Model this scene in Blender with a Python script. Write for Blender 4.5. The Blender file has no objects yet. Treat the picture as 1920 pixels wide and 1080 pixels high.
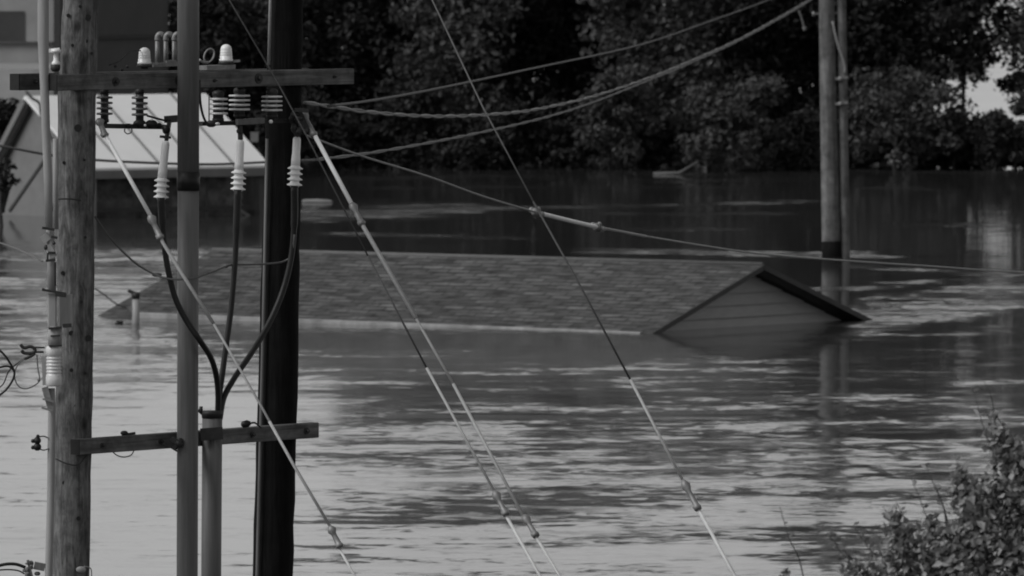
import bpy, bmesh, math, random
import numpy as np
from mathutils import Vector, Matrix, noise
R = math.radians
sc = bpy.context.scene
col = sc.collection

# ------------------------------------------------------------------ camera
F = 20700.0          # focal length in pixels of the 1920 wide photograph
HC = 7.4             # camera height above the flood water
HZ = -270.0          # pixel row of the horizon
PITCH = math.atan((540 - HZ) / F)
cam = bpy.data.cameras.new('camera')
camo = bpy.data.objects.new('camera', cam)
col.objects.link(camo)
cam.sensor_width = 36.0
cam.lens = F / 1920 * 36.0
cam.clip_start = 1.0
cam.clip_end = 6000
camo.location = (0, 0, HC)
camo.rotation_euler = (math.pi / 2 - PITCH, 0, 0)
cam.dof.use_dof = True
cam.dof.focus_distance = 89.0
cam.dof.aperture_fstop = 10.0
sc.camera = camo

# ------------------------------------------------------------------ light
SUN_EL, SUN_AZ = R(43), R(246)     # azimuth clockwise from +Y; light from the left, a little behind the camera
w = bpy.data.worlds.new('World')
sc.world = w
w.use_nodes = True
nt = w.node_tree
nt.nodes.clear()
sky = nt.nodes.new('ShaderNodeTexSky')
sky.sky_type = 'NISHITA'
sky.sun_disc = False
sky.sun_elevation = SUN_EL
sky.sun_rotation = SUN_AZ
sky.air_density = 1.0
sky.dust_density = 1.0
bw = nt.nodes.new('ShaderNodeRGBToBW')       # the photograph is black and white
bg = nt.nodes.new('ShaderNodeBackground')
bg.inputs['Strength'].default_value = 0.122
wo = nt.nodes.new('ShaderNodeOutputWorld')
nt.links.new(sky.outputs[0], bw.inputs[0])
nt.links.new(bw.outputs[0], bg.inputs['Color'])
nt.links.new(bg.outputs[0], wo.inputs[0])
sun = bpy.data.lights.new('sun', 'SUN')
sun.energy = 1.8
sun.angle = R(30)
suno = bpy.data.objects.new('sun', sun)
col.objects.link(suno)
sdir = Vector((math.sin(SUN_AZ) * math.cos(SUN_EL), math.cos(SUN_AZ) * math.cos(SUN_EL), math.sin(SUN_EL)))
suno.rotation_euler = (-sdir).to_track_quat('-Z', 'Y').to_euler()
suno.location = (-60, -40, 90)

vs = sc.view_settings
vs.view_transform = 'Standard'
vs.look = 'None'
vs.gamma = 1
vs.exposure = 0.0
try:
    sc.cycles.filter_width = 1.9
    sc.cycles.max_bounces = 6
except Exception:
    pass

# ------------------------------------------------------------------ pixel -> place helpers
CP, SP = math.cos(PITCH), math.sin(PITCH)
def ray(px, py):
    a, b = (px - 960) / F, -(py - 540) / F
    return Vector((a, CP + b * SP, -SP + b * CP))
def P(px, py, d):
    r = ray(px, py)
    t = d / r.y
    return Vector((r.x * t, d, HC + r.z * t))
def PW(px, py, z=0.0):
    r = ray(px, py)
    t = (z - HC) / r.z
    return Vector((r.x * t, r.y * t, z))
def D(px):                      # depth of the line the two near poles stand on
    return 88.0 + (px - 145) * 0.00506
def N(px, py, off=0.0):
    return P(px, py, D(px) + off)
M = 88.5 / F                    # metres per photo pixel at the near poles

# ------------------------------------------------------------------ object helpers
def tag(o, label, cat, group=None, kind=None):
    if label: o['label'] = label
    if cat: o['category'] = cat
    if group: o['group'] = group
    if kind: o['kind'] = kind
    return o
def thing(name, loc, label, cat, group=None):
    o = bpy.data.objects.new(name, None)
    o.empty_display_size = 0.2
    col.objects.link(o)
    o.location = loc
    return tag(o, label, cat, group)

class MB:
    def __init__(s):
        s.v, s.f, s.sm, s.uv = [], [], [], {}
    def quad(s, a, b, c, d, smooth=False):
        i = len(s.v)
        s.v += [tuple(a), tuple(b), tuple(c), tuple(d)]
        s.f.append((i, i + 1, i + 2, i + 3)); s.sm.append(smooth)
    def poly(s, pts):
        i = len(s.v)
        s.v += [tuple(p) for p in pts]
        s.f.append(tuple(range(i, i + len(pts)))); s.sm.append(False)
    def tube(s, pts, rad, n=10, cap=True):
        pts = [Vector(p) for p in pts]
        if not isinstance(rad, (list, tuple)): rad = [rad] * len(pts)
        up = None
        base = len(s.v)
        for k, p in enumerate(pts):
            if k == 0: t = pts[1] - p
            elif k == len(pts) - 1: t = p - pts[k - 1]
            else: t = (pts[k + 1] - pts[k - 1])
            t.normalize()
            if up is None:
                up = Vector((0, 0, 1)) if abs(t.z) < 0.9 else Vector((1, 0, 0))
                up = (up - t * up.dot(t)).normalized()
            else:
                q = up - t * up.dot(t)
                if q.length > 1e-6: up = q.normalized()
            bi = t.cross(up)
            for j in range(n):
                a = 2 * math.pi * j / n
                s.v.append(tuple(p + (up * math.cos(a) + bi * math.sin(a)) * rad[k]))
        for k in range(len(pts) - 1):
            for j in range(n):
                a, b = base + k * n + j, base + k * n + (j + 1) % n
                s.f.append((a, b, b + n, a + n)); s.sm.append(True)
        if cap:
            s.f.append(tuple(base + j for j in reversed(range(n)))); s.sm.append(False)
            e = base + (len(pts) - 1) * n
            s.f.append(tuple(e + j for j in range(n))); s.sm.append(False)
        return s
    def lathe(s, a, b, prof, n=18):
        """prof: list of (t along a->b, radius)"""
        a, b = Vector(a), Vector(b)
        t = (b - a)
        L = t.copy()
        t = t.normalized()
        up = Vector((1, 0, 0)) if abs(t.x) < 0.9 else Vector((0, 0, 1))
        up = (up - t * up.dot(t)).normalized()
        bi = t.cross(up)
        base = len(s.v)
        for (u, r) in prof:
            c = a + L * u
            for j in range(n):
                an = 2 * math.pi * j / n
                s.v.append(tuple(c + (up * math.cos(an) + bi * math.sin(an)) * r))
        for k in range(len(prof) - 1):
            for j in range(n):
                p, q = base + k * n + j, base + k * n + (j + 1) % n
                s.f.append((p, q, q + n, p + n)); s.sm.append(True)
        s.f.append(tuple(base + j for j in reversed(range(n)))); s.sm.append(False)
        e = base + (len(prof) - 1) * n
        s.f.append(tuple(e + j for j in range(n))); s.sm.append(False)
        return s
    def beam(s, a, b, w, h, side=None, bev=0.0):
        """box from a to b, width w along side, height h along the other axis"""
        a, b = Vector(a), Vector(b)
        t = (b - a).normalized()
        if side is None:
            side = t.cross(Vector((0, 0, 1)))
            if side.length < 1e-4: side = Vector((1, 0, 0))
        side = Vector(side); side = (side - t * side.dot(t)).normalized()
        up = side.cross(t).normalized()
        c = min(w, h) * 0.5 * bev
        hw, hh = w / 2, h / 2
        if c > 0:
            sec = [(-hw + c, -hh), (hw - c, -hh), (hw, -hh + c), (hw, hh - c), (hw - c, hh), (-hw + c, hh), (-hw, hh - c), (-hw, -hh + c)]
        else:
            sec = [(-hw, -hh), (hw, -hh), (hw, hh), (-hw, hh)]
        n = len(sec)
        i = len(s.v)
        for p in (a, b):
            for (x, y) in sec:
                s.v.append(tuple(p + side * x + up * y))
        for j in range(n):
            k = (j + 1) % n
            s.f.append((i + j, i + k, i + n + k, i + n + j)); s.sm.append(False)
        s.f.append(tuple(i + j for j in reversed(range(n)))); s.sm.append(False)
        s.f.append(tuple(i + n + j for j in range(n))); s.sm.append(False)
        return s
    def box(s, c, sx, sy, sz):
        c = Vector(c)
        return s.beam(c - Vector((0, 0, sz / 2)), c + Vector((0, 0, sz / 2)), sx, sy, Vector((1, 0, 0)))
    def blob(s, c, r, sc3=(1, 1, 1), n=8):
        c = Vector(c)
        prof = []
        base = len(s.v)
        for i in range(1, n):
            th = math.pi * i / n
            for j in range(n * 2):
                ph = math.pi * j / n
                s.v.append((c.x + r * sc3[0] * math.sin(th) * math.cos(ph), c.y + r * sc3[1] * math.sin(th) * math.sin(ph), c.z + r * sc3[2] * math.cos(th)))
        m = n * 2
        for i in range(n - 2):
            for j in range(m):
                a, b = base + i * m + j, base + i * m + (j + 1) % m
                s.f.append((a, a + m, b + m, b)); s.sm.append(True)
        s.f.append(tuple(base + j for j in range(m))); s.sm.append(True)
        s.f.append(tuple(base + (n - 2) * m + j for j in reversed(range(m)))); s.sm.append(True)
        return s
    def build(s, name, m, parent=None, uvf=None):
        me = bpy.data.meshes.new(name)
        v = np.array(s.v, dtype=np.float64)
        org = np.zeros(3)
        if parent is None:
            org = np.array([(v[:, 0].min() + v[:, 0].max()) / 2, (v[:, 1].min() + v[:, 1].max()) / 2, v[:, 2].min()])
        else:
            org = np.array(parent.matrix_basis.translation) if parent.parent is None else np.array(parent.parent.matrix_basis.translation)
        me.from_pydata((v - org).tolist(), [], s.f)
        me.polygons.foreach_set('use_smooth', s.sm)
        me.materials.append(m)
        if uvf:
            ul = me.uv_layers.new(name='UVMap')
            for l in me.loops:
                ul.data[l.index].uv = uvf(Vector(s.v[l.vertex_index]))
        me.update()
        o = bpy.data.objects.new(name, me)
        col.objects.link(o)
        if parent is None:
            o.location = org
        else:
            o.parent = parent
        return o

def smooth_path(pts, k=6):
    """Catmull-Rom through a list of Vectors"""
    pts = [Vector(p) for p in pts]
    q = [pts[0] * 2 - pts[1]] + pts + [pts[-1] * 2 - pts[-2]]
    out = []
    for i in range(1, len(q) - 2):
        for j in range(k):
            t = j / k
            p0, p1, p2, p3 = q[i - 1], q[i], q[i + 1], q[i + 2]
            out.append(0.5 * ((2 * p1) + (p2 - p0) * t + (2 * p0 - 5 * p1 + 4 * p2 - p3) * t * t + (3 * p1 - p0 - 3 * p2 + p3) * t ** 3))
    out.append(pts[-1])
    return out

# ------------------------------------------------------------------ materials
def nodes(name):
    m = bpy.data.materials.new(name)
    m.use_nodes = True
    t = m.node_tree
    return m, t, t.nodes['Principled BSDF']
def g(v): return (v, v, v, 1)
def mix_float(t, a, b, fac):
    n = t.nodes.new('ShaderNodeMapRange')
    n.inputs['To Min'].default_value = a
    n.inputs['To Max'].default_value = b
    t.links.new(fac, n.inputs['Value'])
    return n
def plain(name, v, rough=0.6, var=0.25, scale=12, bump=0.0, metal=0.0, stretch=(1, 1, 1), spec=0.3):
    m, t, p = nodes(name)
    tc = t.nodes.new('ShaderNodeTexCoord')
    mp = t.nodes.new('ShaderNodeMapping')
    mp.inputs['Scale'].default_value = stretch
    nz = t.nodes.new('ShaderNodeTexNoise')
    nz.inputs['Scale'].default_value = scale
    nz.inputs['Detail'].default_value = 6
    nz.inputs['Roughness'].default_value = 0.65
    mr = t.nodes.new('ShaderNodeMapRange')
    mr.inputs['From Min'].default_value = 0.25
    mr.inputs['From Max'].default_value = 0.75
    mr.inputs['To Min'].default_value = v * (1 - var)
    mr.inputs['To Max'].default_value = v * (1 + var)
    t.links.new(tc.outputs['Object'], mp.inputs[0])
    t.links.new(mp.outputs[0], nz.inputs['Vector'])
    t.links.new(nz.outputs['Fac'], mr.inputs['Value'])
    t.links.new(mr.outputs[0], p.inputs['Base Color'])
    p.inputs['Roughness'].default_value = rough
    p.inputs['Metallic'].default_value = metal
    p.inputs['Specular IOR Level'].default_value = spec
    if bump:
        b = t.nodes.new('ShaderNodeBump')
        b.inputs['Strength'].default_value = 1
        b.inputs['Distance'].default_value = bump
        t.links.new(nz.outputs['Fac'], b.inputs['Height'])
        t.links.new(b.outputs[0], p.inputs['Normal'])
    return m
def timber(name, v, dark=0.35, knots=True, stretch=(14, 14, 0.9), rough=0.8, spec=0.2):
    """weathered wood: grain along local Z by default, darker checks, blotches and knots"""
    m, t, p = nodes(name)
    L = t.links.new
    tc = t.nodes.new('ShaderNodeTexCoord')
    mp = t.nodes.new('ShaderNodeMapping'); mp.inputs['Scale'].default_value = stretch
    gr = t.nodes.new('ShaderNodeTexNoise'); gr.inputs['Scale'].default_value = 2.2; gr.inputs['Detail'].default_value = 7
    gr.inputs['Roughness'].default_value = 0.7; gr.inputs['Distortion'].default_value = 0.4
    L(tc.outputs['Object'], mp.inputs[0]); L(mp.outputs[0], gr.inputs['Vector'])
    bl = t.nodes.new('ShaderNodeTexNoise'); bl.inputs['Scale'].default_value = 4.5; bl.inputs['Detail'].default_value = 8; bl.inputs['Roughness'].default_value = 0.65
    L(tc.outputs['Object'], bl.inputs['Vector'])
    a = t.nodes.new('ShaderNodeMapRange'); a.inputs['From Min'].default_value = 0.3; a.inputs['From Max'].default_value = 0.68
    a.inputs['To Min'].default_value = v * dark; a.inputs['To Max'].default_value = v * 1.25
    L(gr.outputs['Fac'], a.inputs['Value'])
    b = t.nodes.new('ShaderNodeMapRange'); b.inputs['From Min'].default_value = 0.3; b.inputs['From Max'].default_value = 0.7
    b.inputs['To Min'].default_value = 0.45; b.inputs['To Max'].default_value = 1.35
    L(bl.outputs['Fac'], b.inputs['Value'])
    mu = t.nodes.new('ShaderNodeMath'); mu.operation = 'MULTIPLY'
    L(a.outputs[0], mu.inputs[0]); L(b.outputs[0], mu.inputs[1])
    outv = mu.outputs[0]
    if knots:
        ms = t.nodes.new('ShaderNodeMapping'); ms.inputs['Scale'].default_value = (9, 9, 2.6)
        sn = t.nodes.new('ShaderNodeTexNoise'); sn.inputs['Scale'].default_value = 1.6; sn.inputs['Detail'].default_value = 8; sn.inputs['Roughness'].default_value = 0.75; sn.inputs['Distortion'].default_value = 0.8
        L(tc.outputs['Object'], ms.inputs[0]); L(ms.outputs[0], sn.inputs['Vector'])
        sr = t.nodes.new('ShaderNodeMapRange'); sr.inputs['From Min'].default_value = 0.36; sr.inputs['From Max'].default_value = 0.56
        sr.inputs['To Min'].default_value = 0.45; sr.inputs['To Max'].default_value = 1.2
        L(sn.outputs['Fac'], sr.inputs['Value'])
        m5 = t.nodes.new('ShaderNodeMath'); m5.operation = 'MULTIPLY'
        L(outv, m5.inputs[0]); L(sr.outputs[0], m5.inputs[1]); outv = m5.outputs[0]
    if knots:
        mk = t.nodes.new('ShaderNodeMapping'); mk.inputs['Scale'].default_value = (1, 1, 0.7)
        L(tc.outputs['Object'], mk.inputs[0])
        vo = t.nodes.new('ShaderNodeTexVoronoi'); vo.inputs['Scale'].default_value = 4.6
        L(mk.outputs[0], vo.inputs['Vector'])
        k = t.nodes.new('ShaderNodeMapRange'); k.inputs['From Min'].default_value = 0.05; k.inputs['From Max'].default_value = 0.22
        k.inputs['To Min'].default_value = 0.25; k.inputs['To Max'].default_value = 1.0
        L(vo.outputs['Distance'], k.inputs['Value'])
        m2 = t.nodes.new('ShaderNodeMath'); m2.operation = 'MULTIPLY'
        L(outv, m2.inputs[0]); L(k.outputs[0], m2.inputs[1]); outv = m2.outputs[0]
    L(outv, p.inputs['Base Color'])
    p.inputs['Roughness'].default_value = rough
    p.inputs['Specular IOR Level'].default_value = spec
    bp = t.nodes.new('ShaderNodeBump'); bp.inputs['Distance'].default_value = 0.012; bp.inputs['Strength'].default_value = 0.9
    L(gr.outputs['Fac'], bp.inputs['Height']); L(bp.outputs[0], p.inputs['Normal'])
    return m
def leaf_mat(name, v, var=0.6):
    m, t, p = nodes(name)
    L = t.links.new
    ge = t.nodes.new('ShaderNodeNewGeometry')
    a = t.nodes.new('ShaderNodeMapRange'); a.inputs['To Min'].default_value = v * (1 - var); a.inputs['To Max'].default_value = v * (1 + var)
    L(ge.outputs['Random Per Island'], a.inputs['Value'])
    L(a.outputs[0], p.inputs['Base Color'])
    p.inputs['Roughness'].default_value = 0.55
    p.inputs['Specular IOR Level'].default_value = 0.25
    tr = t.nodes.new('ShaderNodeBsdfTranslucent')
    L(a.outputs[0], tr.inputs['Color'])
    mx = t.nodes.new('ShaderNodeMixShader'); mx.inputs[0].default_value = 0.25
    out = [n for n in t.nodes if n.type == 'OUTPUT_MATERIAL'][0]
    L(p.outputs[0], mx.inputs[1]); L(tr.outputs[0], mx.inputs[2]); L(mx.outputs[0], out.inputs['Surface'])
    return m

MAT = dict(
    pole_grey=timber('weathered_pole', 0.16, 0.35),
    pole_black=timber('creosoted_pole', 0.0085, 0.15, knots=False, spec=0.12),
    pole_far=timber('far_pole_wood', 0.15, 0.5, knots=False, stretch=(6, 6, 0.5)),
    arm=timber('crossarm_timber', 0.145, 0.5, knots=False, stretch=(14, 14, 0.7)),
    arm_light=timber('crossarm_timber_pale', 0.10, 0.5, knots=False, stretch=(14, 14, 0.7)),
    galv=plain('galvanised_steel', 0.22, 0.5, 0.3, 25, metal=0.3),
    steel_dark=plain('dark_steel', 0.035, 0.55, 0.4, 30, metal=0.2),
    black=plain('black_rubber', 0.012, 0.45, 0.3, 20),
    anchor=plain('anchor_rod_steel', 0.5, 0.5, 0.2, 30),
    strand_bright=plain('galvanised_strand', 0.34, 0.5, 0.25, 60),
    wire_dark=plain('wire_dark', 0.05, 0.6, 0.3, 40),
    rope=plain('cable_grey', 0.26, 0.6, 0.25, 40),
    rope_dark=plain('cable_dark_grey', 0.12, 0.6, 0.25, 40),
    guard=plain('guy_guard_plastic', 0.8, 0.5, 0.12, 10),
    porcelain=plain('porcelain_white', 0.8, 0.28, 0.1, 20, spec=0.5),
    porcelain_grey=plain('porcelain_grey', 0.6, 0.3, 0.15, 20, spec=0.5),
    shaded_core=plain('shaded_core', 0.05, 0.4, 0.2, 20),  # dark core colour paints in the shade between the sheds
    porcelain_dark=plain('porcelain_brown', 0.11, 0.3, 0.2, 20, spec=0.5),
    poly=plain('polymer_white', 0.88, 0.45, 0.08, 20),
    conduit=plain('conduit_grey', 0.125, 0.5, 0.28, 6, stretch=(5, 5, 0.25)),
    conduit_pale=plain('conduit_pale', 0.28, 0.5, 0.2, 8, stretch=(3, 3, 0.4)),
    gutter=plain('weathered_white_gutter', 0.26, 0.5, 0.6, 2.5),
    ridge=plain('ridge_shingle', 0.12, 0.9, 0.2, 6),
    trim=plain('dark_painted_trim', 0.05, 0.6, 0.2, 6),
    siding=plain('vinyl_siding', 0.33, 0.6, 0.1, 4, stretch=(1, 1, 4)),
    metal_roof=plain('pale_metal_roof', 0.74, 0.5, 0.06, 1.5),
    stucco=plain('grey_stucco', 0.17, 0.8, 0.14, 2.5),
    plaster=plain('pale_plaster', 0.26, 0.8, 0.18, 1.5),
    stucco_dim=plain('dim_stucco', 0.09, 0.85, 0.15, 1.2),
    glass_dark=plain('dark_window_glass', 0.05, 0.2, 0.2, 3),
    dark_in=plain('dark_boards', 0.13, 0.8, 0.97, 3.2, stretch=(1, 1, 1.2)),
    white=plain('white_paint', 0.7, 0.5, 0.08, 3),
    bark=plain('bark', 0.045, 0.9, 0.5, 8, bump=0.02),
    leaf=leaf_mat('tree_leaf', 0.034),
    leaf_lit=leaf_mat('tree_leaf_lit', 0.07),  # paler copy of the leaf, lit look of some crowns put into its colour
    leaf_dark=leaf_mat('tree_leaf_dark', 0.020),
    leaf_near=leaf_mat('shrub_leaf', 0.24),
    stem=plain('weed_stem', 0.05, 0.8, 0.3, 10),
    earth=plain('bank_earth', 0.09, 0.95, 0.5, 0.8, bump=0.05),
)
def shingles():
    m, t, p = nodes('asphalt_shingles')
    L = t.links.new
    uv = t.nodes.new('ShaderNodeUVMap')
    br = t.nodes.new('ShaderNodeTexBrick')
    br.inputs['Color1'].default_value = g(0.06); br.inputs['Color2'].default_value = g(0.118); br.inputs['Mortar'].default_value = g(0.045)
    br.inputs['Scale'].default_value = 1.0
    br.inputs['Mortar Size'].default_value = 0.02
    br.inputs['Bias'].default_value = -0.1
    br.inputs['Brick Width'].default_value = 0.42
    br.inputs['Row Height'].default_value = 0.15
    L(uv.outputs[0], br.inputs['Vector'])
    mp = t.nodes.new('ShaderNodeMapping'); mp.inputs['Scale'].default_value = (2.0, 6.5, 1)
    L(uv.outputs[0], mp.inputs[0])
    nz = t.nodes.new('ShaderNodeTexNoise'); nz.inputs['Scale'].default_value = 1.3; nz.inputs['Detail'].default_value = 6
    L(mp.outputs[0], nz.inputs['Vector'])
    mr = t.nodes.new('ShaderNodeMapRange'); mr.inputs['From Min'].default_value = 0.3; mr.inputs['From Max'].default_value = 0.7
    mr.inputs['To Min'].default_value = 0.45; mr.inputs['To Max'].default_value = 1.55
    L(nz.outputs['Fac'], mr.inputs['Value'])
    vm = t.nodes.new('ShaderNodeVectorMath'); vm.operation = 'SCALE'
    L(br.outputs['Color'], vm.inputs[0]); L(mr.outputs[0], vm.inputs['Scale'])
    L(vm.outputs[0], p.inputs['Base Color'])
    p.inputs['Roughness'].default_value = 0.9
    p.inputs['Specular IOR Level'].default_value = 0.2
    bp = t.nodes.new('ShaderNodeBump'); bp.inputs['Distance'].default_value = 0.01
    L(br.outputs['Fac'], bp.inputs['Height']); bp.invert = True
    L(bp.outputs[0], p.inputs['Normal'])
    return m
MAT['shingles'] = shingles()

# ------------------------------------------------------------------ flood water: one sheet, rippled by wind and current
def sstep(a, b, x):
    t = np.clip((x - a) / (b - a), 0, 1)
    return t * t * (3 - 2 * t)
# currents and wakes on the flood: centre line given in photo pixels of the water surface, half thickness, wave height
WAKES = [
    ((560, 402), (905, 394), 9, 0.030), ((905, 392), (1540, 378), 3.0, 0.018), ((1080, 470), (1545, 477), 4.0, 0.03), ((1320, 477), (1548, 478), 4, 0.04),
    ((1590, 474), (1640, 478), 4, 0.04), ((1600, 483), (1700, 483), 2, 0.02), ((1600, 608), (1930, 540), 20, 0.055), ((1560, 606), (1700, 600), 6, 0.05),
    ((1500, 545), (1700, 535), 5, 0.02), ((1590, 540), (1760, 528), 3, 0.015), ((1640, 640), (1920, 610), 8, 0.012), ((1500, 628), (1570, 630), 3, 0.02),
    ((1180, 728), (1500, 742), 3.0, 0.03), ((1500, 743), (1800, 740), 3.5, 0.035), ((1800, 690), (1930, 672), 5, 0.02), ((1780, 722), (1930, 716), 6, 0.03),
    ((1700, 800), (1930, 800), 9, 0.03), ((560, 618), (1210, 624), 4, 0.04), ((180, 606), (560, 612), 7, 0.04), ((560, 660), (900, 662), 6, 0.016),
    ((1000, 660), (1190, 660), 3, 0.02), ((560, 700), (860, 705), 16, 0.016), ((870, 700), (1180, 690), 4, 0.016), ((820, 756), (1060, 760), 3, 0.02), ((1150, 786), (1450, 790), 4, 0.02),
    ((1200, 340), (1560, 336), 2, 0.006), ((1600, 318), (1920, 322), 3, 0.02), ((1580, 500), (1920, 520), 3, 0.006), ((520, 300), (700, 296), 2, 0.02), ((1230, 326), (1310, 326), 2, 0.02),
    ((620, 335), (1060, 330), 3, 0.005), ((700, 352), (1000, 350), 3, 0.006), ((1120, 400), (1500, 402), 3, 0.006), ((640, 440), (1000, 446), 4, 0.006), ((1100, 352), (1400, 350), 2, 0.006),
    ((1620, 352), (1760, 356), 3, 0.008), ((1680, 420), (1900, 424), 4, 0.007), ((1180, 430), (1420, 432), 3, 0.006), ((1640, 560), (1800, 552), 5, 0.02), ((1660, 585), (1900, 562), 9, 0.03), ((1740, 655), (1930, 648), 5, 0.012),
    ((1400, 560), (1530, 575), 6, 0.015), ((1020, 690), (1250, 715), 4, 0.01),
]
def wave_height(px, py, wob):
    """amplitude of the ripples (metres) at a place on the water"""
    a = np.full_like(px, 0.0010)
    a += 0.0016 * sstep(600, 720, py)                                        # wind reaches the near water
    a += 0.016 * sstep(600, 320, px + wob * 80) * sstep(440, 480, py) * sstep(760, 620, py)   # open current on the left, behind the poles
    # gusts: dark chop in the middle distance, thinning towards the bank
    gust = sstep(-0.15, 0.3, wob) * sstep(640, 700, py) * sstep(470, 640, px)
    a += 0.0075 * gust * sstep(960, 800, py) + 0.003 * gust + 0.0012 * sstep(800, 950, py)
    a += 0.005 * np.exp(-((py - 935 + wob * 12) / 26) ** 2) * sstep(560, 760, px) * sstep(1500, 1100, px)
    a += 0.007 * sstep(735, 790, py) * sstep(1380, 1480, px) * sstep(1760, 1640, px)      # current eddying behind the far pole
    for (x0, y0), (x1, y1), th, am in WAKES:
        L = math.hypot(x1 - x0, y1 - y0)
        ux, uy = (x1 - x0) / L, (y1 - y0) / L
        s = (px - x0) * ux + (py - y0) * uy
        n = -(px - x0) * uy + (py - y0) * ux + wob * th * 0.8
        k = np.exp(-(n / th) ** 2) * sstep(-40, 40, s + wob * 30) * sstep(L + 40, L - 40, s + wob * 30)
        a += am * (5.5 if y0 < 460 else 2.4 if y0 < 640 else 1.2) * k * (0.65 + 0.8 * np.clip(wob, -0.6, 0.6))
    # lee of the drowned house and of the far pole stays calm
    calm = sstep(1180, 1260, px) * sstep(1640, 1560, px) * sstep(612, 628, py) * sstep(738, 725, py)
    a *= 1 - 0.6 * calm
    a += 0.0012 * calm
    return a
def build_water():
    xs = np.concatenate([np.array([-2500, -900, -300, -90, -40, -22]), np.arange(-14.5, 14.6, 0.16), np.array([22, 40, 90, 300, 900, 2500])])
    ys = np.concatenate([np.array([-40, 20, 60, 90]), np.arange(104, 290, 0.33), np.array([300, 320, 350, 400, 500, 700, 1100, 2000, 4500])])
    X, Y = np.meshgrid(xs, ys)
    nx, ny = len(xs), len(ys)
    v = np.stack([X.ravel(), Y.ravel(), np.zeros(nx * ny)], 1)
    idx = np.arange(nx * ny).reshape(ny, nx)
    f = np.stack([idx[:-1, :-1].ravel(), idx[:-1, 1:].ravel(), idx[1:, 1:].ravel(), idx[1:, :-1].ravel()], 1)
    me = bpy.data.meshes.new('water')
    me.from_pydata(v.tolist(), [], f.tolist())
    yy = np.maximum(Y, 60)
    tt = HC / yy
    # depression -> photo row
    ang = np.arctan(tt) - PITCH
    py = 540 + F * np.tan(ang)
    px = 960 + F * X / yy
    wob = np.array([noise.fractal(Vector((x * 0.35 + 7.1, y * 0.06, 3.3)), 1.0, 2.0, 4) for x, y in zip(X.ravel(), Y.ravel())]).reshape(X.shape)
    a = wave_height(px, py, wob)
    a = np.minimum(a, np.where(py < 490, 0.055, 0.026))
    at = me.attributes.new('wave_height', 'FLOAT', 'POINT')
    at.data.foreach_set('value', a.ravel().astype(np.float32))
    m, t, p = nodes('flood_water')
    L = t.links.new
    p.inputs['Base Color'].default_value = g(0.035)
    p.inputs['Roughness'].default_value = 0.06
    p.inputs['IOR'].default_value = 1.333
    tc = t.nodes.new('ShaderNodeTexCoord')
    def nz(scale, detail, sx, sy, dist=0.0):
        mp = t.nodes.new('ShaderNodeMapping'); mp.inputs['Scale'].default_value = (sx, sy, 1)
        n = t.nodes.new('ShaderNodeTexNoise'); n.inputs['Scale'].default_value = scale; n.inputs['Detail'].default_value = detail
        n.inputs['Roughness'].default_value = 0.55; n.inputs['Distortion'].default_value = dist
        L(tc.outputs['Object'], mp.inputs[0]); L(mp.outputs[0], n.inputs['Vector'])
        s = t.nodes.new('ShaderNodeMath'); s.operation = 'SUBTRACT'; s.inputs[1].default_value = 0.5
        L(n.outputs['Fac'], s.inputs[0])
        return s.outputs[0]
    n3 = nz(1.0, 4, 0.45, 1.0, 1.0)
    def slopes(scale, detail, sx, sy, dist, seed):
        """wave slopes along x and y from the colour of a noise"""
        mp = t.nodes.new('ShaderNodeMapping'); mp.inputs['Scale'].default_value = (sx, sy, 1); mp.inputs['Location'].default_value = (seed, seed * 2, 0)
        n = t.nodes.new('ShaderNodeTexNoise'); n.inputs['Scale'].default_value = scale; n.inputs['Detail'].default_value = detail
        n.inputs['Roughness'].default_value = 0.6; n.inputs['Distortion'].default_value = dist
        L(tc.outputs['Object'], mp.inputs[0]); L(mp.outputs[0], n.inputs['Vector'])
        v = t.nodes.new('ShaderNodeVectorMath'); v.operation = 'SUBTRACT'; v.inputs[1].default_value = (0.5, 0.5, 0.5)
        L(n.outputs['Color'], v.inputs[0])
        return v.outputs[0]
    s1 = slopes(3.2, 4, 0.95, 0.72, 0.6, 3.0)
    s2 = slopes(0.5, 2, 0.6, 0.9, 0.3, 11.0)
    sv = t.nodes.new('ShaderNodeVectorMath'); sv.operation = 'ADD'
    L(s1, sv.inputs[0]); L(s2, sv.inputs[1])
    cat = t.nodes.new('ShaderNodeMapRange'); cat.interpolation_type = 'SMOOTHSTEP'      # cat's paws: ripples come and go
    cat.inputs['From Min'].default_value = -0.12; cat.inputs['From Max'].default_value = 0.12
    cat.inputs['To Min'].default_value = 0.15; cat.inputs['To Max'].default_value = 1.6
    L(n3, cat.inputs['Value'])
    atn = t.nodes.new('ShaderNodeAttribute'); atn.attribute_name = 'wave_height'
    am = t.nodes.new('ShaderNodeMath'); am.operation = 'MULTIPLY'
    L(atn.outputs['Fac'], am.inputs[0]); L(cat.outputs[0], am.inputs[1])
    am2 = t.nodes.new('ShaderNodeMath'); am2.operation = 'MULTIPLY'; am2.inputs[1].default_value = 14.0
    L(am.outputs[0], am2.inputs[0])
    sc_ = t.nodes.new('ShaderNodeVectorMath'); sc_.operation = 'SCALE'
    L(sv.outputs[0], sc_.inputs[0]); L(am2.outputs[0], sc_.inputs['Scale'])
    fl = t.nodes.new('ShaderNodeVectorMath'); fl.operation = 'MULTIPLY'; fl.inputs[1].default_value = (1, 1, 0)
    L(sc_.outputs[0], fl.inputs[0])
    upv = t.nodes.new('ShaderNodeVectorMath'); upv.operation = 'ADD'; upv.inputs[1].default_value = (0, 0, 1)
    L(fl.outputs[0], upv.inputs[0])
    nn_ = t.nodes.new('ShaderNodeVectorMath'); nn_.operation = 'NORMALIZE'
    L(upv.outputs[0], nn_.inputs[0]); L(nn_.outputs[0], p.inputs['Normal'])
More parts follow.
